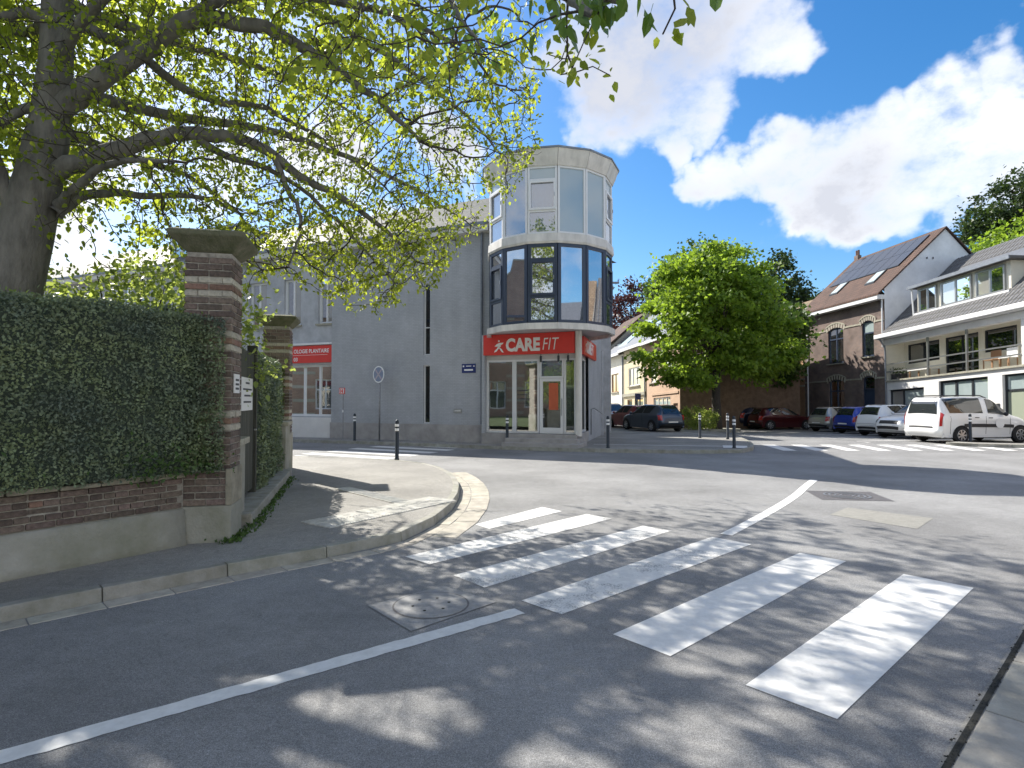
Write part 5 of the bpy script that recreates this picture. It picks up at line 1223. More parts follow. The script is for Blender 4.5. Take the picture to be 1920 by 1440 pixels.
wh = row_house('cream white house between the yellow house and the round corner building', 11.5, 17.6, 6.2, [(12.9, 14.9, 2.9, 4.6, M['terrace_wood'], M['glass_house']), (16.2, 17.3, 2.9, 4.6, M['terrace_wood'], M['glass_house']), (12.4, 14.2, -.9, 1.5, M['white_frame'], M['glass_curtain']), (14.7, 15.6, -1.3, 1.5, M['navy_frame'], M['glass_dark'], 'door', 1)], M['cream_render'], M['dark_slate'], None, [(12.2, 14.6, .6, 3.4, M['glass_milk'], 'skylight'), (15.2, 16.8, 1.0, 3.0, M['solar'], 'solar_panel')])
row_house('brown roofed house farthest up the side street', 17.6, 24.5, 6.9, [(18.8, 20.4, 3.4, 5.0), (21.4, 23, 3.4, 5.0)], M['cream_render'], M['red_tile'], M['brick_cream'])
for u in (11.5, 6.2): MB().tube([HR(u + .1, -.08, 6.0), HR(u + .1, -.08, -1.3)], .06, 6).build('downpipe', M['zinc'], yh if u < 7 else wh)
t = thing('garden_wall', 'brown brick wall running right from the salmon house behind the big tree', 'wall', (15, 41.5, gz(0, 41)))
Q = Frame((12.9, 40.3), (.97, .25), (-.25, .97)); MB().box(.2, 3.7, 0, .35, -1, 2.3, Q).build('wall', M['brown_gable'], t); MB().box(.1, 3.8, -.06, .41, 2.303, 2.42, Q).build('coping', M['coping'], t)
tag(MB().box(2.9, 3.15, -.03, -.003, 1.0, 1.4, Q).build('notice_plate', M['plate']), 'tiny white plate on the brown wall by the tree trunk', 'sign')
t = thing('traffic_sign', 'small blue sign on a post in front of the yellow house', 'traffic sign', (9.6, 44.5, gz(0, 44.5)))
MB().tube([(9.6, 44.5, -.5), (9.6, 44.5, 2.2)], .04, 6).build('post', M['galv'], t); MB().box(9.4, 9.85, 44.44, 44.46, 1.75, 2.2).build('plate', M['blue_ink'], t)

# brick mansion on the garden side: out of frame, seen only mirrored in the glass of the bay
t = thing('mansion', 'brick mansion with cream bands and a curved gable mirrored in the bay windows', 'house', (-19, 3, 0))
MF = Frame((-17.5, -2.5), (-.447, .894), (-.894, -.447))
us_ = [-2.8 + 3.2 * k for k in range(9)]
wall(MF, 'wall', -4, 27, 0, 8, [(u, u + 1.5, z, z + 2.3) for u in us_ for z in (1, 4.8)], M['brick_band_wall'], t, .2)
for z in np.arange(.5, 8, 1.05):
    for u0_, u1_ in zip([-4] + [u + 1.55 for u in us_], [u - .05 for u in us_] + [27]): MB().box(u0_, u1_, -.02, .0, z, z + .22, MF).build('band', M['brick_cream'], t)
for u in us_:
    for z in (1, 4.8): window(MF, t, u, u + 1.5, z, z + 2.3, .15, 2, (z + 1.5,), M['white_frame'], M['glass_house'], .1)
m_ = MB(); prof = [(2.2, 8), (10.8, 8), (10.2, 9.2), (8.9, 9.8), (8.4, 11), (7.4, 11.5), (7.1, 12.4), (5.9, 12.4), (5.6, 11.5), (4.6, 11), (4.1, 9.8), (2.8, 9.2)]; prof = [(u * .8 + 9.2, z) for u, z in prof]
m_.poly([MF(u, 0, z) for u, z in prof]); m_.poly([MF(u, .4, z) for u, z in prof]); m_.build('gable', M['brick_band_wall'], t)
m_ = MB()
for (a, c), (e, f) in zip(prof[1:], prof[2:] + prof[:1]): m_.hexa([MF(a, -.06, c), MF(e, -.06, f), MF(e, .46, f), MF(a, .46, c), MF(a, -.06, c + .12), MF(e, -.06, f + .12), MF(e, .46, f + .12), MF(a, .46, c + .12)])
m_.build('gable_coping', M['brick_cream'], t)
m_ = MB(); m_.poly([MF(-4, -.3, 8), MF(27, -.3, 8), MF(27, 4, 11.4), MF(-4, 4, 11.4)]); m_.poly([MF(-4, 4, 11.4), MF(27, 4, 11.4), MF(27, 9, 7.5), MF(-4, 9, 7.5)]); m_.build('roof', M['dark_slate'], t)
m_ = MB(); m_.quad(MF(-4, 0, 0), MF(-4, 9, 0), MF(-4, 9, 8), MF(-4, 0, 8)); m_.quad(MF(27, 0, 0), MF(27, 9, 0), MF(27, 9, 8), MF(27, 0, 8)); m_.build('wall', M['brick_band_wall'], t)
t = thing('terraced_house', 'plain brick house just out of frame to the right, mirrored in the bay glass', 'house', HA(-13, 1, 0))
wall(HA, 'wall', -19, -7.1, -.5, 6.6, [(-17.5, -15.8, .6, 2.8), (-13.6, -11.8, .6, 2.8), (-10.2, -8.6, .6, 2.8), (-17.5, -15.8, 3.8, 5.8), (-13.6, -11.8, 3.8, 5.8), (-10.2, -8.6, 3.8, 5.8)], M['orange_brick'], t, .15)
for a_, c_ in ((-17.5, -15.8), (-13.6, -11.8), (-10.2, -8.6)):
    for z_ in (.6, 3.8): window(HA, t, a_, c_, z_, z_ + 2, .12, 2, (), M['white_frame'], M['glass_house'], .1)
m_ = MB(); m_.poly([HA(-19, -.4, 6.5), HA(-7.1, -.4, 6.5), HA(-7.1, 4.5, 10.5), HA(-19, 4.5, 10.5)]); m_.poly([HA(-19, 4.5, 10.5), HA(-7.1, 4.5, 10.5), HA(-7.1, 9, 6.5), HA(-19, 9, 6.5)]); m_.build('roof', M['tan_tile'], t)
m_ = MB(); m_.poly([HA(-19, 0, -.5), HA(-19, 9, -.5), HA(-19, 9, 6.6), HA(-19, 4.5, 10.4), HA(-19, 0, 6.6)]); m_.poly([HA(-7.1, 0, -.5), HA(-7.1, 9, -.5), HA(-7.1, 9, 6.6), HA(-7.1, 4.5, 10.4), HA(-7.1, 0, 6.6)]); m_.build('gable_wall', M['white_render'], t)
t = thing('terraced_house', 'grey house standing behind the corner building on the left of the side street', 'house', (2, 40, 0))
MB().prism([(5.2, 30.5), (5.6, 49), (-4, 51), (-5, 33)], -1.2, 7.6).build('wall', M['care_render'], t); MB().rings([[(5.4, 30.3, 7.6), (5.8, 49.2, 7.6), (-4.2, 51.2, 7.6), (-5.2, 32.8, 7.6)], [(.3, 33, 9.8), (.9, 48, 9.8), (.7, 48, 9.8), (.1, 33, 9.8)]]).build('roof', M['dark_slate'], t)
HD = Frame((12, -9), (-.75, -.66), (.66, -.75)); HD = Frame((20, -4), (-.745, -.667), (.667, -.745))
t = thing('terraced_house', 'long cream house behind the camera, mirrored in the shop glass', 'house', HD(12, 1, 0))
wall(HD, 'wall', 0, 26, 0, 7, [(a_, a_ + 1.5, z_, z_ + 2) for a_ in (1.5, 5, 8.5, 12, 15.5, 19, 22.5) for z_ in (.9, 4)], M['cream_render'], t, .15)
for a_ in (1.5, 5, 8.5, 12, 15.5, 19, 22.5):
    for z_ in (.9, 4): window(HD, t, a_, a_ + 1.5, z_, z_ + 2, .12, 2, (), M['white_frame'], M['glass_house'], .1)
m_ = MB(); m_.poly([HD(0, -.4, 6.9), HD(26, -.4, 6.9), HD(26, 4.5, 10.5), HD(0, 4.5, 10.5)]); m_.poly([HD(0, 4.5, 10.5), HD(26, 4.5, 10.5), HD(26, 9, 6.5), HD(0, 9, 6.5)]); m_.build('roof', M['dark_slate'], t)

# ------------------------------------------------------------------ cars
def catmull(P, n):
    """n points per span through rows of control points"""
    P = np.asarray(P, float); out = []
    for i in range(len(P) - 1):
        a, b, c, d = P[max(i - 1, 0)], P[i], P[i + 1], P[min(i + 2, len(P) - 1)]
        for k in range(n):
            t = k / n; out.append(.5 * ((2 * b) + (-a + c) * t + (2 * a - 5 * b + 4 * c - d) * t * t + (-a + 3 * b - 3 * c + d) * t ** 3))
    out.append(P[-1]); return np.array(out)
HATCH = [(.06, .36, .55, .24, .34, .68, .30), (-.01, .50, .60, .16, .48, .78, .26), (.0, .66, .62, .17, .64, .80, .24), (.10, .96, .60, .26, .93, .82, .22), (.44, 1.40, .52, .80, .96, .845, .20),
         (.9, 1.46, .55, 1.1, .95, .85, .19), (1.5, 1.47, .56, 1.6, .94, .85, .19), (2.15, 1.42, .54, 2.25, .93, .85, .19), (2.98, 1.0, .62, 2.9, .91, .85, .19), (3.45, .91, .62, 3.35, .85, .83, .20),
         (3.85, .76, .58, 3.7, .72, .78, .22), (3.99, .55, .56, 3.82, .55, .74, .24), (3.97, .36, .52, 3.78, .36, .70, .28)]
VAN = [(.08, .27, .62, .25, .26, .78, .22), (-.03, .46, .72, .14, .44, .86, .22), (.01, .66, .73, .12, .66, .88, .22), (.06, 1.08, .73, .16, 1.06, .90, .25), (.22, 1.68, .64, .36, 1.09, .905, .24),
       (.6, 1.77, .64, .8, 1.09, .91, .24), (1.6, 1.79, .64, 1.6, 1.09, .91, .24), (2.55, 1.73, .62, 2.4, 1.07, .905, .24), (3.42, 1.18, .67, 3.25, 1.03, .90, .24), (3.88, 1.04, .65, 3.72, .94, .88, .24),
       (4.22, .86, .60, 4.06, .80, .84, .25), (4.38, .6, .58, 4.22, .58, .80, .26), (4.36, .38, .55, 4.18, .38, .76, .28)]
def scaled(st, L, H, W_):
    l0 = max(s[0] for s in st); h0 = max(s[1] for s in st); w0 = max(s[5] for s in st)
    return [(s[0] * L / l0, s[1] * H / h0, s[2] * W_ / w0, s[3] * L / l0, s[4] * H / h0, s[5] * W_ / w0, s[6]) for s in st]
wheel_cache = {}
def wheel(parent, x, y, r, side, spokes=7):
    t = MB().lathe([(r * .62, -.09), (r * .9, -.095), (r, -.07), (r, .07), (r * .9, .095), (r * .62, .09)], 24, lambda a, b_, c: (x + a, y + c, r + b_)).build('wheel', M['rubber'], parent, True, world=False)
    m_ = MB(); yo = y + side * .088
    T = lambda a, b_, c: (x + a, yo + side * c, r + b_)
    m_.lathe([(r * .60, -.01), (r * .66, .006), (r * .62, .012), (r * .58, -.03), (.001, -.035)], 24, T)
    m_.lathe([(r * .16, -.03), (r * .15, .01), (.001, .014)], 12, T)
    for k in range(spokes):
        a = 2 * math.pi * k / spokes; ca, sa_ = math.cos(a), math.sin(a)
        q = lambda rad, off, z: T(rad * ca - off * sa_, rad * sa_ + off * ca, z)
        m_.hexa([q(r * .12, -.03, -.03), q(r * .62, -.045, -.03), q(r * .62, .045, -.03), q(r * .12, .03, -.03), q(r * .12, -.025, .008), q(r * .61, -.035, .002), q(r * .61, .035, .002), q(r * .12, .025, .008)])
    m_.build('rim', M['rim'], t, world=False)
def car(label, st, loc, heading, col, cat='car', metal=.4, wr=.31, axles=None, kind='hatch', group='cars parked nose in by the houses', plate=True, z=None, detail=True):
    pm = paint(label[:18].replace(' ', '_'), col, metal)
    t = thing('van' if kind == 'van' else 'parked_car', label, cat, (loc[0], loc[1], gz(*loc) if z is None else z), R(heading), group)
    L = max(s[0] for s in st); H = max(s[1] for s in st)
    rows = []
    for (xt, zt, wt, xs, zs, ws, zb) in st:
        cr = .025 if zt > .9 else .01
        e = xt + (xs - xt) * .12
        half = [(xt, 0, zt + cr), (xt, wt * .55, zt + cr * .6), (e, wt, zt - .015), (xs, ws, zs), (xs, ws + .005, zs * .62 + zb * .38), (xs, ws - .035, zb)]
        rows.append([(x, -y, z_) for x, y, z_ in half[:0:-1]] + half)
    ctrl = np.array(rows); off = ctrl[:, :, :] * 1.0; off[:, :, 0] -= L / 2
    NU, NV = 6, 5
    g = catmull(off, NU); g = np.array([catmull(r, NV) for r in g])
    nu, nv = g.shape[:2]
    # v index: 0..10 control -> 5 = centre; side shoulder = 8 (left +y), 2 (right)
    du = np.gradient(g, axis=0); dvv = np.gradient(g, axis=1); N_ = np.cross(du, dvv); N_ /= (np.linalg.norm(N_, axis=2, keepdims=True) + 1e-9)
    ctr = g.mean(axis=(0, 1)); flip = np.sign(((g - ctr) * N_).sum(axis=2, keepdims=True)); N_ *= np.where(flip == 0, 1, flip)
    def S(s, v):
        u = min(max(s * NU, 0), nu - 1.001); w_ = min(max(v * NV, 0), nv - 1.001); i, j = int(u), int(w_); a, b_ = u - i, w_ - j
        f = lambda A: A[i, j] * (1 - a) * (1 - b_) + A[i + 1, j] * a * (1 - b_) + A[i, j + 1] * (1 - a) * b_ + A[i + 1, j + 1] * a * b_
        return f(g), f(N_)
    V = g.reshape(-1, 3); F = []
    for i in range(nu - 1):
        for j in range(nv - 1): a = i * nv + j; F.append((a, a + nv, a + nv + 1, a + 1))
    F.append(tuple(range(nv))); F.append(tuple((nu - 1) * nv + j for j in range(nv - 1, -1, -1)))
    me = bpy.data.meshes.new('body'); me.from_pydata(V.tolist(), [], F); me.materials.append(pm); me.shade_smooth()
    body = bpy.data.objects.new('body', me); COL.objects.link(body); body.parent = t
    def patch(name, s0, s1, v0, v1, mt, off_=.010, n=9, m=15, parent=None, edge=None):
        b_ = MB(); pts = []
        for i in range(n + 1):
            row = []
            for j in range(m + 1):
                fs, fv = i / n, j / m
                if edge: fs, fv = edge(fs, fv)
                p, nn = S(s0 + (s1 - s0) * fs, v0 + (v1 - v0) * fv); row.append(tuple(p + nn * off_))
            pts.append(row)
        b_.rings(pts, close=False, caps=False)
        o = b_.build(name, mt, parent or t, True, world=False); return o
    G = M['glass_car']
    MB().box(-L / 2 + .25, L / 2 - .25, -.66, .66, .2, .42).build('underbody', M['under'], t, world=False)
    patch('windscreen', 7.08, 7.93, 3.15, 6.85, G)
    patch('rear_window', 3.12, 3.88, 3.3 if kind != 'van' else 3.2, 6.7 if kind != 'van' else 6.8, G)
    for a, c in ((2.98, 2.16), (7.02, 7.84)):
        if kind == 'van':
            patch('side_window', 4.28, 6.45, c, a, G); patch('side_window', 6.75, 7.72, c, a, G)
        else:
            patch('side_window', 4.55, 6.0, c, a, G); patch('side_window', 6.12, 7.75, c, a, G)
    # lamps
    for sgn in (1, -1):
        v = lambda x: 5 + sgn * x
        if kind == 'van': patch('tail_lamp', 2.05, 3.3, v(2.3), v(2.9), M['tail_red'], .012)
        else: patch('tail_lamp', 2.05, 2.95, v(2.0), v(2.95), M['tail_red'], .012)
        patch('head_lamp', 9.75, 10.5, v(1.9), v(2.95), M['lamp_clear'], .012)
    if kind == 'van':
        patch('bumper', .05, 1.25, 2.0, 8.0, M['galv'] if False else pm, .03, 8, 24)
        patch('bumper_trim', .55, 1.0, 1.2, 2.2, M['black_plastic'], .02); patch('bumper_trim', .55, 1.0, 7.8, 8.8, M['black_plastic'], .02)
        patch('tailgate_trim', 1.75, 2.0, 3.6, 6.4, M['black_plastic'], .012)
        patch('plate', 1.30, 1.62, 4.2, 5.8, M['number_plate'], .016)
    else:
        patch('bumper', .0, .75, 2.6, 7.4, M['black_plastic'], .016, 8, 20)
        patch('plate', 1.15, 1.62, 4.15, 5.85, M['number_plate'], .016) if plate else None
    patch('grille', 10.15, 10.75, 3.6, 6.4, M['black_plastic'], .010)
    patch('lower_grille', 11.2, 11.8, 3.2, 6.8, M['black_plastic'], .010)
    patch('front_plate', 10.9, 11.18, 4.2, 5.8, M['number_plate'], .02)
    ws = max(s[5] for s in st)
    ax = axles or (L * .185, L * .835)
    for x in ax:
        for sgn in (1, -1):
            m_ = MB(); ra = wr * 1.2; pts = [(x - L / 2 + ra * math.cos(a), sgn * (ws + .008), wr + ra * math.sin(a)) for a in np.linspace(-.35, math.pi + .35, 18)]
            p2 = [(p[0], sgn * (ws - .3), p[2]) for p in pts]; m_.add(pts + p2, [tuple(range(18)), tuple(range(35, 17, -1))] + [(i, i + 1, i + 19, i + 18) for i in range(17)])
            m_.build('wheel_arch', M['under'], t, world=False)
            wheel(t, x - L / 2, sgn * (ws - .075), wr, sgn)
    if detail:
        for sgn in (1, -1):
            p, nn = S(7.55, 5 + sgn * 2.9); m_ = MB()
            m_.lathe([(.001, -.07), (.06, -.06), (.085, 0), (.06, .06), (.001, .07)], 10, lambda a, b_, c: (p[0] + .02 + c * .7, p[1] + sgn * (.11 + a * 1.1), p[2] + .06 + b_))
            m_.build('mirror', M['black_plastic'] if kind == 'van' else pm, t, True, world=False)
            for s_ in ((4.75, 6.2) if kind != 'van' else (6.05, 6.85)):
                p, nn = S(s_, 5 + sgn * 3.12); m_ = MB(); m_.box(p[0] - .09, p[0] + .09, p[1] + sgn * .005, p[1] + sgn * .03, p[2] - .04, p[2] - .01); m_.build('door_handle', M['black_plastic'] if kind == 'van' else pm, t, world=False)
        if kind != 'van':
            for sgn in (1, -1):
                for s_ in (6.06, 7.9):
                    a = [tuple(S(s_, 5 + sgn * v_)[0] + S(s_, 5 + sgn * v_)[1] * .003) for v_ in np.linspace(3.05, 4.6, 6)]; MB().tube(a, .006, 4).build('door_gap', M['under'], t, world=False)
            a = [tuple(S(1.72, v_)[0] + S(1.72, v_)[1] * .003) for v_ in np.linspace(3.2, 6.8, 9)]; MB().tube(a, .007, 4).build('tailgate_gap', M['under'], t, world=False)
        p, nn = S(3.3, 5); MB().tube([tuple(p + nn * .02), (p[0] + .02, p[1] - .3, p[2] + .07)], .012, 5).build('wiper', M['black_plastic'], t, world=False)
    return t, S, L, patch
def add_rails(t, S, L):
    for sgn in (1, -1):
        pts = []
        for s_ in np.linspace(4.35, 6.95, 9):
            p, nn = S(s_, 5 + sgn * 1.75); h = .05 if 4.4 < s_ < 6.9 else .0; pts.append((p[0], p[1], p[2] + h))
        MB().tube(pts, .022, 6).build('roof_rail', M['black_plastic'], t, True, world=False)
van, S, L, patch = car('white passenger van with black roof rails, rear towards the road', VAN, (18.55, 23.75), 10, (.80, .80, .79), 'van', .05, .325, (.95, 3.68), 'van', 'cars parked nose in by the houses')
add_rails(van, S, L)
for sgn in (1, -1):
    patch('side_moulding', 5.35, 8.2, 5 + sgn * 3.98, 5 + sgn * 4.24, M['black_plastic'], .022)
p, nn = S(7.35, 5 - 3.5); m_ = MB(); m_.prism([(.2 * math.cos(a), .2 * math.sin(a)) for a in np.linspace(0, 6.28, 21)[:-1]], 0, .004); m_.v = [(p[0] + x, p[1] - .012 - z_, p[2] - .12 + y) for x, y, z_ in m_.v]; m_.build('round_sticker', M['plate'], van, world=False)
for sgn in (1, -1):      # door gaps
    for s_ in (4.25, 6.6, 7.95):
        a = [tuple(S(s_ + .0, 5 + sgn * v)[0] + S(s_, 5 + sgn * v)[1] * .003) for v in np.linspace(3.05, 4.7, 7)]; MB().tube(a, .006, 4).build('door_gap', M['under'], van, world=False)
SUV = scaled(HATCH, 4.35, 1.62, .90)
c = car('white compact car parked backwards, its grille facing the road beside the van', SUV, (18.95, 26.75), 196, (.72, .73, .73), metal=.1, wr=.33)
c = car('small white hatchback with red tail lamps, between the blue and the backwards car', scaled(HATCH, 3.78, 1.52, .835), (19.2, 29.1), 17, (.82, .82, .80), metal=.05, wr=.3)
c = car('bright blue hatchback parked between the silver and the small white hatchback', scaled(HATCH, 3.95, 1.46, .84), (19.9, 32.3), 17, (.025, .055, .36), metal=.3)
c = car('silver hatchback, leftmost of the cars in front of the brick house', scaled(HATCH, 4.05, 1.46, .85), (20.1, 35.4), 18, (.42, .42, .40), metal=.6)
c = car('dark red hatchback in the deep tree shade, left of the silver one', scaled(HATCH, 4.05, 1.45, .85), (18.1, 39.3), 10, (.085, .010, .012), metal=.4)
c = car('dark navy off-roader in the tree shade beside the dark red hatchback', scaled(HATCH, 4.5, 1.75, .92), (17.9, 41.8), 14, (.03, .035, .07), metal=.4, wr=.36)
c = car('bright red car half hidden behind the dark off-roader', scaled(HATCH, 4.1, 1.5, .85), (17.4, 47.5), 100, (.50, .03, .03), metal=.2)
SS = 'cars parked along the side street'
c = car('dark blue estate car nearest on the side street, seen from behind', scaled(HATCH, 4.25, 1.46, .865), (8.0, 33.3), 108, (.035, .055, .085), metal=.5, group=SS, z=gz(0, 33) + .115)
c = car('dark red hatchback just beyond the blue estate car', scaled(HATCH, 4.0, 1.5, .85), (7.9, 38.6), 105, (.22, .02, .024), metal=.4, group=SS, z=gz(0, 38.6) + .115)
c = car('dark plum off-roader facing the camera beside the corner building', scaled(HATCH, 4.5, 1.66, .93), (7.45, 43.2), -78, (.07, .035, .055), metal=.5, wr=.35, group=SS, z=gz(0, 43) + .115)
c = car('pale car roof just showing behind the dark red hatchback on the side street', scaled(HATCH, 4.0, 1.5, .85), (9.7, 48), 102, (.6, .6, .6), metal=.3, group=SS, z=gz(0, 48) + .115)
c = car('dark grey car cut off by the right edge of the photo, ahead of the van', scaled(HATCH, 4.2, 1.5, .86), (23.0, 22.2), 190, (.10, .10, .11), metal=.5, group='cars parked nose in by the houses')

# ------------------------------------------------------------------ trees in the background
g0 = gz(0, 36)
tree('maple_tree', 'big round bright green maple on the street corner in front of the houses', (12.5, 35.6), 6.5,
     [(12.4, 35.6, 6.6, 3.8, 3.6, 3.8), (10.5, 35.2, 5.3, 2.5, 2.8, 2.7), (14.7, 36.0, 5.5, 2.6, 2.8, 2.5), (12.8, 35.4, 9.3, 2.4, 2.6, 2.1), (10.9, 35.0, 8.4, 2.0, 2.4, 1.9), (16.0, 36.4, 4.9, 1.8, 2.2, 1.7), (14.4, 35.4, 8.4, 1.8, 2, 1.9), (9.3, 35, 6.6, 1.4, 2, 1.4), (10.2, 35, 3.4, 1.9, 2, 1.1)], 34000, .245, 'leaf_lime', r=.3, nclump=210, csize=.44, V=MAPLE_V, F=LEAF_F, hollow=.78, flat=.42)
tree('tree', 'darker green tree crown beside the bright maple, over the dark parked cars', (17.4, 41.5), 5.5, [(17.0, 40.6, 5.4, 2.3, 2.4, 2.3), (18.5, 39.7, 5.7, 1.6, 2.0, 1.8), (17.4, 41.5, 7.0, 1.9, 2, 1.5), (18.8, 41.5, 3.9, 1.5, 1.6, 1.2), (18.7, 38.6, 7.0, 1.1, 1.4, 1.0)], 10000, .26, 'leaf_green', r=.24, nclump=230, csize=.36, V=MAPLE_V, F=LEAF_F, hollow=.5)
tree('tree', 'dark leafy tree rising behind the maple, left of the solar roof', (27.5, 60), 9, [(27.8, 60, 13.6, 2.7, 3, 3.2), (25, 60, 12, 3.0, 3, 3.4), (29.8, 60, 11.2, 1.8, 2, 2.2), (22.6, 60, 12.2, 2.6, 3, 3.0)], 9000, .34, 'leaf_dark', r=.35, nclump=150, csize=.6, V=MAPLE_V, F=LEAF_F, hollow=.3)
tree('tree', 'dark tree top peeping over the maple crown', (21, 62), 10, [(20.2, 62, 15.2, 3.4, 3, 3.4), (17.5, 62, 13.5, 2.8, 3, 3)], 6000, .34, 'leaf_green', r=.35, nclump=110, csize=.6, V=MAPLE_V, F=LEAF_F, hollow=.3)
tree('beech_tree', 'copper beech with dark purple leaves behind the side street houses', (17.0, 82), 9, [(17.2, 82, 12.5, 4.3, 4, 6.2), (14.5, 82, 9.5, 3.4, 3.5, 4), (19.8, 82, 9.5, 3, 3, 4)], 12000, .42, 'leaf_copper', r=.45, nclump=170, csize=.7, hollow=.55)
tree('tree', 'small distant green tree behind the chimney of the solar roof', (37, 68), 8, [(37, 68, 12, 3, 3, 2.6), (34.5, 68, 11.5, 2.6, 2.5, 2.6)], 4000, .34, 'leaf_green', r=.3, nclump=70, csize=.6, hollow=.3)
tree('tree', 'tall dark tree with bronze tints on the slope above the white house', (46, 52), 16, [(46, 52, 19.0, 4.0, 4, 3.0), (43.3, 52, 17.3, 2.4, 3, 2.0), (50, 52, 18, 4, 4, 5), (41.5, 52, 16, 1.5, 2, 1.4), (46, 52, 15.5, 3.5, 3, 2.5)], 14000, .32, 'leaf_dark', r=.5, nclump=230, csize=.55, V=MAPLE_V, F=LEAF_F, hollow=.45)
tree('beech_tree', 'copper tinted crown at the top right corner above the white house', (50.5, 53.5), 16, [(49.5, 53, 20.2, 2.8, 3, 2.6), (52, 53, 17, 3, 3, 3)], 6000, .34, 'leaf_copper', r=.4, nclump=110, csize=.55, hollow=.5)
tree('tree', 'bright green bushy tree just behind the white house roof', (40, 45), 10, [(40.5, 45, 13.3, 3.2, 3, 2.5), (37.3, 45, 12.2, 2.2, 2.5, 2.2), (43.5, 45, 13, 3, 3, 3.0), (40, 45, 10.5, 4, 3, 2.4)], 13000, .27, 'leaf_lime', r=.35, nclump=210, csize=.45, V=MAPLE_V, F=LEAF_F, hollow=.6)
t = thing('planter_bush', 'low pale green bush clipped round at the foot of the maple', 'bush', (12.4, 35.9, g0))
P, U, C = crown_points([(11.0, 35.0, .62, .85, .7, .62), (11.8, 35.3, .5, .6, .7, .5)], 4600, .75, 150, .11, 1)
V, F = leaf_cloud(P, U + rng.normal(size=P.shape) * .5, .11 * (.6 + .7 * rng.random(len(P))), OVAL_V, OVAL_F); stuff(mesh_np('foliage', V, F, M['leaf_shrub'], t))
MB().rings([[(12.3 + 1.7 * math.cos(a), 35.8 + 1.2 * math.sin(a), z_) for a in np.linspace(0, 2 * math.pi, 25)[:-1]] for z_ in (g0 - .1, g0 + .16)]).build('kerb_ring', M['kerb'], t)

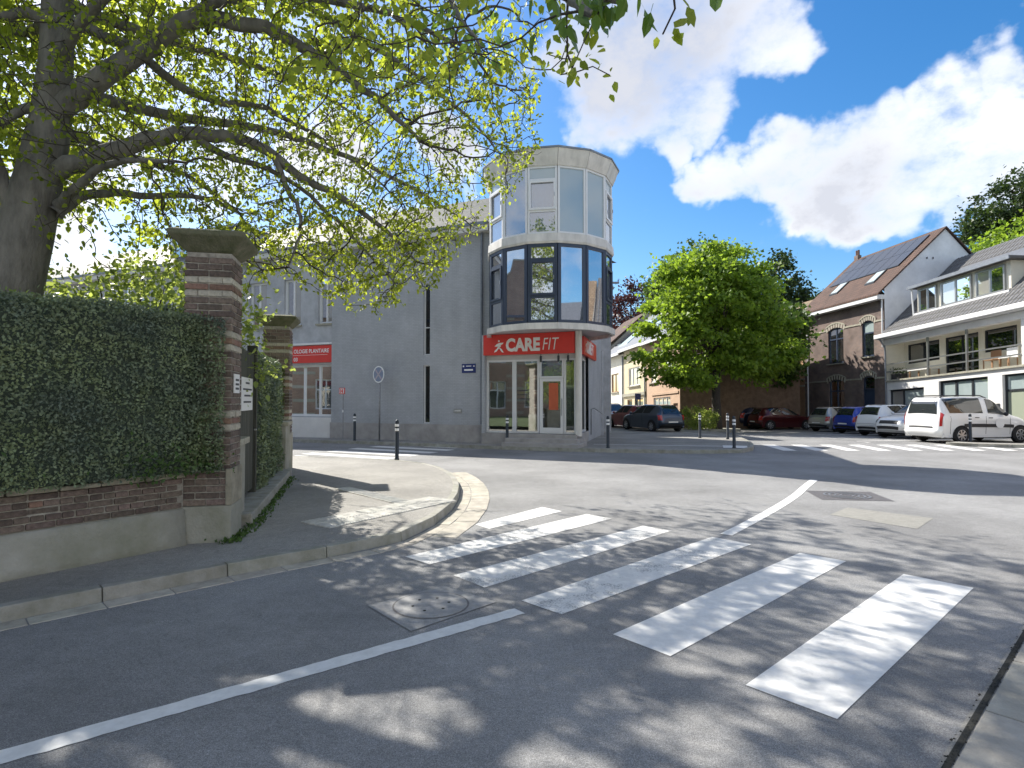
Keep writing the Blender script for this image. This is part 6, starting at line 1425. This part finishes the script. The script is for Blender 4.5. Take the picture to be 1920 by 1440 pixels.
# ------------------------------------------------------------------ the old tree whose crown hangs over the street
ot = thing('old_tree', 'old spreading tree behind the hedge, its crown hanging over the crossing', 'tree', (-6.9, 8, .3))
tr = [(-7.9, 8, .2), (-7.6, 8, 1.6), (-7.25, 8, 2.6), (-7.05, 8, 3.1), (-6.76, 8, 3.99), (-6.58, 8, 4.81), (-6.43, 8, 5.56), (-6.37, 8, 6.39), (-6.37, 8, 7.31), (-6.35, 8, 8.53), (-6.3, 8, 9.84)]
MB().tube(tr, [.66, .54, .48, .43, .34, .275, .235, .20, .185, .15, .10], 16, wob=.09, seed=3).build('trunk', M['bark'], ot, smooth=True)
LIMBS = [  # centre line, start radius, end radius
    ([(-6.4, 8, 5.68), (-5.92, 7.95, 5.99), (-5.45, 7.9, 6.28), (-4.8, 7.8, 6.65), (-4.31, 7.7, 6.84), (-3.81, 7.7, 6.8), (-3.31, 7.7, 6.72), (-2.91, 7.8, 6.54), (-2.35, 7.9, 6.22), (-1.79, 8.0, 5.79), (-1.28, 8.1, 5.35)], .19, .02),
    ([(-4.39, 7.7, 6.82), (-3.78, 7.5, 6.95), (-3.0, 7.3, 6.9), (-2.12, 7.1, 6.65), (-1.31, 7.0, 6.34), (-.51, 6.9, 5.95)], .10, .015),
    ([(-6.45, 8, 4.81), (-6.01, 8.0, 5.0), (-5.49, 8.1, 5.27), (-4.86, 8.3, 5.55), (-4.26, 8.5, 5.6), (-3.71, 8.7, 5.48), (-3.3, 8.9, 5.16), (-2.7, 9.1, 4.9), (-2.06, 9.3, 4.45), (-1.58, 9.5, 3.98)], .16, .014),
    ([(-3.63, 8.7, 5.45), (-3.47, 8.8, 5.04), (-3.26, 8.8, 4.59), (-3.26, 8.85, 4.23), (-3.45, 8.9, 3.75)], .055, .012),
    ([(-4.66, 8.3, 5.55), (-4.31, 8.6, 5.37), (-3.96, 8.9, 5.33), (-3.41, 9.2, 5.11), (-2.66, 9.6, 4.45), (-2.01, 9.9, 3.71)], .07, .012),
    ([(-6.33, 8, 4.29), (-6.15, 8.2, 4.58), (-5.98, 8.5, 4.75), (-5.54, 8.8, 4.81), (-4.89, 9.1, 4.9), (-4.39, 9.3, 4.71)], .095, .02),
    ([(-6.29, 8, 4.4), (-5.85, 7.8, 4.63), (-5.36, 7.6, 4.81), (-4.87, 7.5, 4.84), (-4.32, 7.4, 4.77)], .08, .02),
    ([(-6.4, 8, 6.85), (-6.6, 7.8, 6.98), (-6.81, 7.6, 6.81), (-7.19, 7.4, 6.89)], .10, .03),
    ([(-6.45, 8, 5.75), (-6.67, 7.8, 5.65), (-6.78, 7.6, 5.37), (-7.13, 7.3, 5.36)], .09, .03),
    ([(-6.72, 7.9, 4.0), (-6.85, 7.8, 4.44), (-6.9, 7.7, 4.91), (-6.95, 7.6, 5.59), (-7.1, 7.5, 6.53)], .12, .03),
    ([(-6.35, 8, 7.08), (-5.97, 8.2, 6.98), (-5.56, 8.4, 6.87), (-5.18, 8.7, 6.56), (-4.69, 9.0, 6.39), (-4.15, 9.3, 6.46), (-3.57, 9.6, 6.29), (-2.78, 10.0, 5.87), (-2.17, 10.2, 5.38)], .10, .014),
    ([(-6.41, 8, 6.3), (-5.75, 7.6, 6.69), (-4.91, 7.2, 6.98), (-4.07, 6.9, 7.13), (-2.81, 6.5, 7.23), (-1.49, 6.1, 7.14)], .10, .02),
    ([(-6.35, 8, 8.53), (-4.47, 7.2, 8.54), (-2.41, 6.4, 8.21), (-.71, 5.4, 7.04), (.02, 4.6, 5.63), (.28, 3.8, 4.51), (.38, 3.3, 3.98), (.47, 3.05, 3.80), (.60, 2.9, 3.74)], .10, .004),
    ([(-6.36, 8, 8.07), (-5.14, 7.6, 8.63), (-3.56, 7.0, 8.62), (-2.05, 6.4, 8.21), (-1.11, 5.9, 7.08), (-.71, 5.4, 5.79), (-.42, 5.0, 5.01), (-.22, 4.8, 4.65)], .10, .004),
    ([(-6.3, 8, 9.6), (-6.48, 7.6, 10.69), (-7.26, 7.2, 11.28)], .10, .03),
    ([(-6.32, 8, 9.22), (-4.62, 7.4, 9.88), (-2.58, 6.8, 10.41), (-.94, 6.2, 10.25)], .09, .02),
    ([(-6.37, 8, 7.76), (-6.85, 7.6, 8.19), (-7.64, 7.0, 8.22), (-8.31, 6.4, 7.78)], .10, .02),
    ([(-6.4, 8, 6.1), (-5.7, 9.2, 6.3), (-4.6, 10.6, 6.7), (-3.4, 11.8, 6.7), (-2.0, 12.9, 6.3), (-1.1, 13.5, 5.9)], .11, .015),
    ([(-6.37, 8, 7.3), (-6.0, 9.4, 7.7), (-5.2, 11.2, 8.3), (-4.2, 12.8, 8.5), (-3.2, 14, 8.2)], .11, .015),
    ([(-6.36, 8, 8.2), (-5.4, 9.0, 8.8), (-4.0, 10.2, 8.9), (-2.4, 11.2, 8.4), (-1.0, 11.8, 7.6), (-.2, 12.2, 6.9)], .10, .014),
    ([(-6.4, 8, 5.5), (-6.4, 9.3, 5.7), (-6.1, 10.8, 5.9), (-5.8, 12.2, 5.7)], .09, .02),
    ([(-6.35, 8, 8.8), (-7.4, 9.2, 9.4), (-8.6, 10.2, 9.6), (-9.8, 11, 9.2)], .10, .02),
    ([(-6.4, 8, 7.0), (-7.6, 9.0, 7.5), (-9.0, 9.8, 7.7), (-10.2, 10.4, 7.2)], .10, .02)]
nodes, par, nrad = [], [], []
for k, (pts, r0, r1) in enumerate(LIMBS):
    sm = catmull(pts, 4); n = len(sm)
    sm[2:-1] += rng.normal(size=(n - 3, 3)) * .012
    r0 *= .88
    rr = [r1 + (r0 - r1) * (1 - i / (n - 1)) ** .85 for i in range(n)]; rr[0] *= 1.25
    MB().tube(sm, rr, 9, False, wob=.08, seed=k).build('limb', M['bark'], ot, smooth=True)
    for i in range(3, n): nodes.append(sm[i]); par.append(-1); nrad.append(rr[i])
nodes = np.array(nodes); n_limb = len(nodes)
# crown volume: points the twigs grow towards
lp = np.concatenate([catmull(p, 3)[3:] for p, _, _ in LIMBS])
A = lp[rng.integers(0, len(lp), 8200)] + rng.normal(size=(8200, 3)) * np.array([.75, .75, .62])
low2 = np.stack([rng.uniform(-1.4, .5, 420), rng.uniform(7.4, 9.4, 420), rng.uniform(4.9, 7.2, 420)], 1); A = np.concatenate([A, low2])
low = np.stack([rng.uniform(-4.4, -1.0, 900), rng.uniform(8.8, 10.6, 900), rng.normal(4.15, .42, 900)], 1); A = np.concatenate([A, low])
extra = np.array([-8.2, 10.2, 8.6]) + rng.normal(size=(900, 3)) * np.array([1.7, 1.5, 1.2]); A = np.concatenate([A, extra])
x, y, z = A.T
floor = np.where(x < -1.2, 3.35 + .3 * np.sin(x * 2.1 + y), 3.35 + (x + 1.2) * 1.25) + np.clip(y - 9.5, 0, 5) * .33
near = (y < 6.0) & (x > -1.6)
ok = ((z > floor) | near) & (x < .75 - .0 * y) & (z < 11.5) & ~((y < 7.2) & (z < 4.6) & ~near) & ~((x < -6.2) & (z < 4.6))
el = (z - 1.7) / np.maximum(y, .1); ok &= ((x / np.maximum(y, .1) < .062 - .8 * np.clip(.43 - el, 0, 1)) & ~near) | (near & (el > .55))
A = A[ok]; A = A[~((A[:, 1] < 6) & (A[:, 0] > -1.6) & (rng.random(len(A)) < .55))]
alive = np.ones(len(A), bool)
d2 = ((A[:, None, :] - nodes[None]) ** 2).sum(2); near_i = d2.argmin(1); near_d = d2.min(1)
nodes = list(nodes); STEP = .13
for it in range(54):
    sel = alive & (near_d < 1.7 ** 2)
    if not sel.any(): break
    ids = near_i[sel]; dirs = A[sel] - np.array(nodes)[ids]; dirs /= np.linalg.norm(dirs, axis=1, keepdims=True) + 1e-9
    acc = {}
    for i, v in zip(ids, dirs): acc[i] = acc.get(i, 0) + v
    newn = []
    for i, v in acc.items():
        v = v / (np.linalg.norm(v) + 1e-6) + rng.normal(size=3) * .22 + np.array([0, 0, -.06]); v /= np.linalg.norm(v)
        newn.append(nodes[i] + v * STEP); par.append(i)
    base_i = len(nodes); nodes.extend(newn); nn_ = np.array(newn)
    live = np.where(alive)[0]
    dd2 = ((A[live][:, None, :] - nn_[None]) ** 2).sum(2); mi = dd2.argmin(1); md = dd2[np.arange(len(live)), mi]
    upd = md < near_d[live]; near_i[live[upd]] = base_i + mi[upd]; near_d[live[upd]] = md[upd]
    alive[near_d < .15 ** 2] = False
nodes = np.array(nodes); par = np.array(par); N = len(nodes)
cnt = np.zeros(N); kids = [[] for _ in range(N)]
for i in range(N - 1, n_limb - 1, -1):
    if not kids[i]: cnt[i] = 1
    kids[par[i]].append(i); cnt[par[i]] += cnt[i]
rad = np.clip(.0040 * cnt ** .5, .0042, .06)
V = []; F = []
for i in range(n_limb, N):
    p = par[i]; a, b_ = nodes[p], nodes[i]; t_ = b_ - a; t_ /= np.linalg.norm(t_) + 1e-9
    u = np.cross(t_, [0, 0, 1.]) if abs(t_[2]) < .9 else np.cross(t_, [1., 0, 0]); u /= np.linalg.norm(u); w_ = np.cross(t_, u)
    ra = min(rad[p] if p >= n_limb else rad[i] * 1.3, rad[i] * 1.5); o = len(V)
    for c, r in ((a - t_ * ra * .4, ra), (b_, rad[i])):
        for k in range(4): V.append(c + (u * math.cos(k * 1.5708) + w_ * math.sin(k * 1.5708)) * r)
    for k in range(4): F.append((o + k, o + (k + 1) % 4, o + 4 + (k + 1) % 4, o + 4 + k))
stuff(mesh_np('twigs', V, F, M['twig'], ot, True, 4))
tips = [i for i in range(n_limb, N) if cnt[i] <= 3]
pick = np.array(tips)
reps = (rng.random(len(pick)) < .35) * 1 + (cnt[pick] == 1) * 4
far_out = (nodes[pick][:, 0] < -7.3) | (nodes[pick][:, 2] > 8.2)
lowz = (nodes[pick][:, 2] < 5.1) & (nodes[pick][:, 1] > 8.5) & (nodes[pick][:, 0] > -4.8)
reps = reps + far_out * 3 + lowz * 2
P = np.repeat(nodes[pick], reps, axis=0); P = P + rng.normal(size=P.shape) * np.where(np.repeat(far_out, reps), .10, .045)[:, None]
tw = np.repeat(nodes[pick] - nodes[par[pick]], reps, axis=0); tw /= np.linalg.norm(tw, axis=1, keepdims=True) + 1e-9
Dd = tw * .5 + rng.normal(size=P.shape) * .6 + np.array([0, 0, -.55])
sz = .070 * (.5 + .75 * rng.random(len(P))) * np.where(np.repeat(far_out, reps), 1.9, 1.0)
# leaves dropped along sun rays to shape sun patches and shadow edge on road
sv = np.array(SUNV); gp = P - sv * (P[:, 2:3] / sv[2]); gx, gy = gp[:, 0], gp[:, 1]
hole = np.zeros(len(P), bool)
for hx, hy, ha, hb, ht in ((-.62, 3.22, .62, .26, -.35), (.02, 2.72, .45, .2, 0), (-1.15, 2.72, .5, .2, .1), (-2.15, 2.86, .14, .12, 0), (-1.35, 3.75, .30, .14, .5), (1.35, 3.9, .35, .2, .4), (.9, 3.0, .4, .22, .3), (2.9, 4.6, .4, .2, .7)):
    c_, s_ = math.cos(ht), math.sin(ht); dx, dy = gx - hx, gy - hy
    hole |= ((dx * c_ + dy * s_) / ha) ** 2 + ((-dx * s_ + dy * c_) / hb) ** 2 < 1 + .5 * np.sin(gx * 9 + gy * 13)
hole |= (gx > -.6) & (gy > np.interp(gx, [-.6, 2, 4.4, 6, 8], [9.7, 9.6, 8.9, 6.8, 5.5]) + .25 * np.sin(gx * 5)) & (rng.random(len(P)) < .85)
P, Dd, sz = P[~hole], Dd[~hole], sz[~hole]
V, F = leaf_cloud(P, Dd, sz, LEAF_V, LEAF_F); stuff(mesh_np('crown', V, F, M['leaf_spring'], ot))
# the lowest boughs hang close to the camera: their leaves are big enough to tell apart
lm = []
for k in range(3):
    v = LEAF_V.copy(); v[:, 2] *= 1 + .8 * k; v[:, 1] *= 1.05 - .12 * k; b = MB(); c = .06
    b.add(v, [tuple(f) for f in LEAF_F]); b.add([(-.35, .012, .02), (-.35, -.012, .02), (.0, -.012, 0), (0, .012, 0)], ((0, 1, 2, 3),))
    me = bpy.data.meshes.new('leaf'); me.from_pydata([tuple(q) for q in b.v], [], b.f); me.materials.append(M['leaf_near']); lm.append(me)
def place_leaves(pts, n, spread, size):
    sm = catmull(pts, 6)
    for i in range(n):
        p = sm[rnd.randrange(len(sm) // 3, len(sm))] + rng.normal(size=3) * spread
        x_ = Vector((rnd.gauss(0, .45), rnd.gauss(0, .45), -1)).normalized(); y_ = x_.cross(Vector((rnd.gauss(0, 1), -1 + rnd.gauss(0, .6), 0))).normalized(); z_ = x_.cross(y_)
        s_ = size * rnd.uniform(.7, 1.25)
        link('leaf', lm[i % 3], ot, Matrix.Translation(tuple(p)) @ Matrix((x_, y_, z_)).transposed().to_4x4() @ Matrix.Scale(s_, 4))
place_leaves(LIMBS[12][0][5:], 42, np.array([.15, .12, .07]), .105)
place_leaves(LIMBS[13][0][5:], 46, np.array([.24, .25, .16]), .105)
place_leaves(LIMBS[1][0][3:], 50, np.array([.3, .35, .25]), .10)
